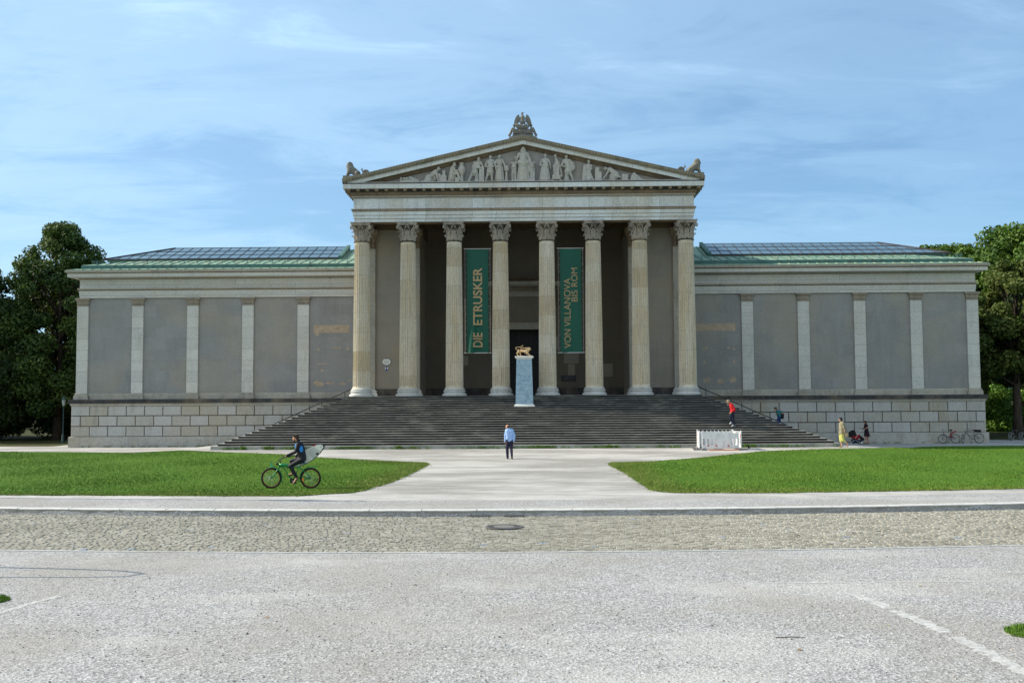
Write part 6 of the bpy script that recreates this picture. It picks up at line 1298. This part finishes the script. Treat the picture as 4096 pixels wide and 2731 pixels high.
def leaves(name,C,mat,parent,n,size,droop=.3):
    """C: clump centres with radii; leaves are spread through each clump's volume"""
    C=np.array(C); wts=C[:,3]**2; wts=wts/wts.sum(); idx=rng.choice(len(C),n,p=wts)
    d=rng.normal(size=(n,3)); d/=np.linalg.norm(d,axis=1)[:,None]; r=rng.random(n)**.45
    P=C[idx,:3]+d*(C[idx,3]*r)[:,None]*np.array([1,1,.72]); 
    nrm=d*.7+rng.normal(size=(n,3))*.65; nrm[:,2]+=droop; nrm/=np.linalg.norm(nrm,axis=1)[:,None]
    a=np.cross(nrm,rng.normal(size=(n,3))); a/=np.linalg.norm(a,axis=1)[:,None]; b=np.cross(nrm,a); s=(size*rng.uniform(.6,1.35,n))[:,None]
    v=np.empty((n,4,3)); v[:,0]=P-a*s*.5; v[:,1]=P-b*s*.33+nrm*s*.06; v[:,2]=P+a*s*.55; v[:,3]=P+b*s*.33+nrm*s*.06
    me=bpy.data.meshes.new(name); me.vertices.add(4*n); me.vertices.foreach_set('co',v.ravel()); me.loops.add(4*n); me.loops.foreach_set('vertex_index',np.arange(4*n,dtype=np.int32)); me.polygons.add(n); me.polygons.foreach_set('loop_start',np.arange(0,4*n,4,dtype=np.int32)); me.update(calc_edges=True)
    tone=np.clip(rng.beta(2,2.4,n)+ (rng.random(len(C))[idx]-.5)*.45,0,1); at=me.attributes.new('tone','FLOAT','POINT'); at.data.foreach_set('value',np.repeat(tone,4)); me.materials.append(mat); return link(name,me,parent)
def tree(name,label,x,y,h,rad,z0,mat,n,size,group='trees behind the museum',clumps=46,cr=.30,tr=.32,shape=1.0,lean=0,seed=0):
    rs=random.Random(seed or int(abs(x*13+y*7))); t=thing(name,label,'tree',(x,y,terr(x,y)-.1),0,group); b=MB()
    top=h*.74; tp=[(lean*i/6+rs.uniform(-.12,.12)*i/3,rs.uniform(-.12,.12)*i/3,top*i/6) for i in range(7)]; b.tube(tp,[tr*1.35,tr,tr*.88,tr*.74,tr*.55,tr*.36,tr*.14],10); C=[]
    for k in range(clumps):
        u=(k+.5)/clumps; zz=z0+(h-z0)*(u**.85); q=(zz-z0)/(h-z0); prof=(sin(PI*min(1,q*.86+.13))**.6)*shape*(1-.14*q)
        a=k*2.39996+rs.uniform(-.4,.4); rr=rad*prof*rs.uniform(.55,1.0); c=rad*cr*rs.uniform(.7,1.25)*(1-.35*q)
        C.append((lean*zz/h+rr*cos(a),rr*sin(a),min(zz+rs.uniform(-.5,.5),h-c*.6),c))
    C.append((lean,0,h-rad*cr*.7,rad*cr*.9)); 
    for k in range(0,clumps,2):
        c=C[k]; zb=max(z0*.75,c[2]*.72); i=min(5,int(zb/top*6)); p=V3(*tp[i]).lerp(V3(*tp[i+1]),zb/top*6-i) if i<6 else V3(*tp[6]); q=V3(c[0],c[1],c[2]); mid=p.lerp(q,.5)+V3(0,0,-.25); b.tube([p,mid,q],[tr*.30,tr*.17,.03],6)
    b.build('trunk',M_bark,t,smooth=True); leaves('crown',C,mat,t,n,size); return t
tree('maple_tree','tall maple with sunlit crown rising above the left wing corner',-42.2,24,19.7,4.9,2.2,M_lfL,60000,.29,clumps=84,cr=.34,tr=.38)
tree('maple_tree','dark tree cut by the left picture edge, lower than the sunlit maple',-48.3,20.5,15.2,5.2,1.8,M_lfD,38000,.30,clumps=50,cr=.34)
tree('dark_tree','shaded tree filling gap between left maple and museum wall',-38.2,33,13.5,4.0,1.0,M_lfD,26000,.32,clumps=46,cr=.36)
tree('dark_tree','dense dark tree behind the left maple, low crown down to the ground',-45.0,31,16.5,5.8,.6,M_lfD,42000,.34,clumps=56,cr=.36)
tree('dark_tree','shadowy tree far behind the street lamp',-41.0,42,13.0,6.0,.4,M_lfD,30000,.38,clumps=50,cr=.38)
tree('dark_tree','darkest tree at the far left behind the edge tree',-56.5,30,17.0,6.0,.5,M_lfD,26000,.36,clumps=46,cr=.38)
tree('linden_tree','olive green linden nearest the right wing corner, with trunk in shade',41.6,19.6,15.0,4.3,5.2,M_lfR,44000,.27,clumps=62,cr=.33,tr=.36)
tree('linden_tree','smaller linden close behind right wing cornice, leaves turning yellowish',38.9,25,14.6,3.6,4.2,M_lfR,34000,.28,clumps=52,cr=.34,tr=.34)
tree('chestnut_tree','tall bright green chestnut, highest crown behind right wing end',56.0,48,22.8,8.8,4.0,M_lfC,56000,.42,clumps=80,cr=.30,tr=.45)
tree('chestnut_tree','chestnut with lower rounded crown showing above the right roof hip',49.4,52,21.2,7.6,4.0,M_lfC,60000,.42,clumps=66,cr=.32,tr=.4)
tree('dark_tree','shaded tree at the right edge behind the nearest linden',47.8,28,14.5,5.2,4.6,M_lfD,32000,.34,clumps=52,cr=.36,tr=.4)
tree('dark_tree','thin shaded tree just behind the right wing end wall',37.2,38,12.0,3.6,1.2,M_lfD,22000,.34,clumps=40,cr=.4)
def shrub(label,x,y,h,rad,mat,n,size,g,seed):
    rs=random.Random(seed); t=thing('shrub',label,'shrub',(x,y,terr(x,y)-.05),0,g); C=[(rs.uniform(-1,1)*rad*.7,rs.uniform(-1,1)*rad*.5,rs.uniform(.1,.85)*h,rad*.34) for _ in range(26)]
    b=MB(); [b.tube([(0,0,0),(c[0]*.5,c[1]*.5,c[2]*.5),c[:3]],[.06,.04,.015],5) for c in C[:9]]; b.build('stem',M_bark,t); leaves('crown',C,mat,t,n,size); return t
shrub('sunlit bright green shrub seen between the two right tree trunks',44.5,33,4.6,3.4,M_lfB,15000,.24,'shrubs behind the right trees',3); shrub('bright green shrub at right picture edge behind the trunks',49.5,36,4.8,3.2,M_lfB,12000,.25,'shrubs behind the right trees',4)
shrub('low dark shrub behind the bicycle under the right trees',40.5,33,2.4,2.2,M_lfD,8000,.22,'shrubs behind the right trees',5)
shrub('dark undergrowth bush at foot of the left maple',-42.6,27,3.4,3.0,M_lfD,12000,.26,'dark bushes under the left trees',6); shrub('dark bush at the left picture edge under the trees',-48.6,25,3.6,3.4,M_lfD,12000,.26,'dark bushes under the left trees',7); shrub('dark bush behind the street lamp',-38.0,27.5,3.0,2.4,M_lfD,10000,.24,'dark bushes under the left trees',8)
# far woodland that closes the view on both sides
C=[]
for k in range(190):
    s=-1 if k%2 else 1; x=s*random.uniform(36,110); y=random.uniform(58,78); 
    if random.random()<.8: C.append((x,y,random.uniform(1,10),random.uniform(1.8,3.2)))
    else: C.append((x,y,random.uniform(9,13),random.uniform(1.6,2.4)))
struct(leaves('woodland',C,M_lfD,None,52000,.6),'stuff')
# weeds along the foot of the stairs and the podium
pts_=[];tn=[]
def weed(x,y,z,h,n,t0=.55):
    for _ in range(n): pts_.append((x+random.gauss(0,.09),y+random.gauss(0,.04)-.02,z+random.random()*h*.5)); tn.append(min(1,max(0,random.gauss(t0,.2))))
x=-18.2
YF=UY(21)-.06
while x<18.6:
    den_=.5+.5*sin(x*1.7)+.4*sin(x*.53+1)
    if random.random()<.35+.5*den_: weed(x,YF,terr(x,YF),.12+.12*max(0,den_),int(8+18*max(0,den_)),.55+.2*sin(x*3))
    x+=.13
for c in (-15.2,-13.5,-7.6,5.3,13.4,11.2,-16.8): 
    for _ in range(3): weed(c+random.gauss(0,.15),YF,terr(c,YF),.34,60,.7)
x=-33
while x<-20: 
    if random.random()<.4: weed(x,7.68,terr(x,7.6),.14,16)
    x+=.25
x=20.5
while x<33: 
    if random.random()<.35: weed(x,7.68,terr(x,7.6),.12,14,.3)
    x+=.25
tn=[q*.75 for q in tn]; struct(blades('weeds',pts_,.04,.12,.022,tn,1.2),'stuff')
# small turf corners near the camera
def turf(cx,cy,rx,ry,n):
    P=[];T=[]
    for _ in range(n):
        a=random.uniform(0,2*PI); r=random.random()**.5; x=cx+rx*r*cos(a); y=cy+ry*r*sin(a); P.append((x,y,RD)); T.append(random.betavariate(2,2))
    return P,T
A,B=turf(7.78,-53.1,1.05,.62,9000); A2,B2=turf(-8.75,-50.67,.62,.42,4500); o=blades('grass_verge',A+A2,.02,.07,.010,B+B2,.9); struct(o,'stuff')
b=MB()
for cx,cy,rx,ry in ((7.75,-53.1,1.02,.58),(-8.75,-50.67,.6,.4)): b.add([(cx+rx*cos(2*PI*i/24)*(1+.06*sin(5*i)),cy+ry*sin(2*PI*i/24)*(1+.08*cos(3*i)),RD+.006) for i in range(24)],[tuple(range(24))])
struct(b.build('verge_soil',flat('verge_soil',(.07,.08,.03),.95)))
# loose pebbles on the near gravel
b=MB()
for _ in range(2600):
    yy=-46.2-random.random()**.7*12; D_=yy+67.1; x=(random.random()*2-1)*(D_*.53)+.2-.017*D_; s=random.uniform(.006,.017)*(1.5 if random.random()<.04 else 1); a=random.uniform(0,PI); h=s*random.uniform(.6,1)
    q=[(x+s*cos(a+k*PI/2.5)*random.uniform(.7,1.1),yy+s*sin(a+k*PI/2.5)*random.uniform(.7,1.1)) for k in range(5)]
    b.add([(px,py,RD-.001) for px,py in q]+[(x+(px-x)*.6,yy+(py-yy)*.6,RD+h) for px,py in q],[tuple(range(5,10))]+[(k,(k+1)%5,5+(k+1)%5,5+k) for k in range(5)],random.randint(0,3))
struct(b.build('pebbles',[flat('pebble_a',(.45,.44,.42),.8),flat('pebble_b',(.24,.23,.22),.8),flat('pebble_c',(.36,.33,.29),.8),flat('pebble_d',(.12,.12,.12),.8)]),'stuff')
# unseen shadow casters left of the view: an inferred mast, a made-up looped pole
t=thing('lamp_mast','tall grey mast left of the view, its long thin shadow crosses the gravel path','lamp post',(-20.1,-34.3,.27)); b=MB(); b.lathe([(.12,0),(.10,1),(.05,10.2)],12); b.build('mast',M_steel,t)
b=MB(); b.tube([(0,0,8.2),(.12,.02,8.6),(.16,.02,9.4),(.05,0,10.2)],[.03,.17,.22,.05],8); b.build('mast_bulge',M_plq,t)  # bulge made up to widen the mast's shadow near the tip
b=MB(); b.tube([(.24*cos(2*PI*i/20),0.24*sin(2*PI*i/20)*.9,10.45) for i in range(20)],.035,6,closed=True); b.build('ring',M_steel,t)
t=thing('looped_pole','bent grey looped pole left of the view, added to cast the near gravel shadow','lamp post',(-14.4,-46.8,RD)); b=MB(); b.tube([(0,0,0),(0,0,2.5),(.03,-.05,4.0),(.05,-.15,4.8),(.1,-.40,5.12),(.2,-.75,4.9),(.3,-.95,4.2),(.35,-1.1,3.2),(.4,-1.2,2.6)],[.05,.05,.045,.04,.035,.035,.035,.035,.035],8); b.build('neck',M_steel,t)
b=MB(); b.lathe([(.03,.0),(.22,-.12),(.26,-.4),(.2,-.45)],14,(.4,-1.2,2.6)); b.build('pole_head',M_steel,t)

def band(name,pts_,wd,mat):
    b=MB(); P_=[Vector(p) for p in pts_]; Q=[]
    for i in range(len(P_)-1):
        n_=max(2,int((P_[i+1]-P_[i]).length/.06)); Q+=[P_[i].lerp(P_[i+1],k/n_) for k in range(n_)]
    gap=0
    for i in range(len(Q)-1):
        d=(Q[i+1]-Q[i]).normalized(); nn=Vector((-d.y,d.x)); w0=wd*(1+.22*sin(i*.9)+.2*sin(i*2.3)); w1=wd*(1+.22*sin((i+1)*.9)+.2*sin((i+1)*2.3))
        if gap>0: gap-=1; continue
        if random.random()<.02: gap=1; continue
        v=[Q[i]-nn*w0,Q[i+1]-nn*w1,Q[i+1]+nn*w1,Q[i]+nn*w0]; b.add([(p.x,p.y,RD+.003) for p in v],[(0,1,2,3)])
    struct(b.build(name,mat))
M_band=flat('worn_pale_stone_band',(.40,.40,.39),.9,var=.3,sc=14)
band('stone_band',[(5.56,-50.2),(5.72,-51.39),(5.88,-52.44),(5.98,-53.83),(6.05,-55.8)],.11,M_band)
band('stone_band',[(4.3,-49.25),(6.2,-49.23),(8.4,-49.15)],.035,M_band)
band('stone_band',[(-7.80,-51.8),(-7.66,-50.9),(-7.46,-50.2)],.06,M_band)

for i_,(x,y) in enumerate(((2.9,-50.6),(4.6,-51.3),(5.3,-52.6),(-1.7,-49.4),(1.9,-53.2),(6.9,-49.6),(-3.6,-52.0),(3.7,-54.0))):
    a=random.uniform(0,PI); l=random.uniform(.03,.055); b=MB(); d=Vector((cos(a),sin(a))); n_=Vector((-d.y,d.x))
    b.add([(-d.x*l,-d.y*l,.004),(n_.x*l*.5,n_.y*l*.5,.014),(d.x*l,d.y*l,.006),(-n_.x*l*.5,-n_.y*l*.5,.012)],[(0,1,2,3)]); o=b.build('fallen_leaf',flat('dry_leaf_%d'%i_,random.choice(((.30,.17,.05),(.16,.09,.04),(.28,.24,.07))),.8),None,loc=(x,y,RD+.004)); tag(o,'small dry fallen leaf lying on the near gravel','leaf','fallen leaves on the gravel')
b=MB(); b.tube([(3.55,-53.35,RD+.012),(3.75,-53.36,RD+.02),(3.95,-53.34,RD+.012)],[.006,.007,.004],5); o=b.build('twig',M_bark); tag(o,'thin dark twig lying on near gravel in the right foreground','twig')
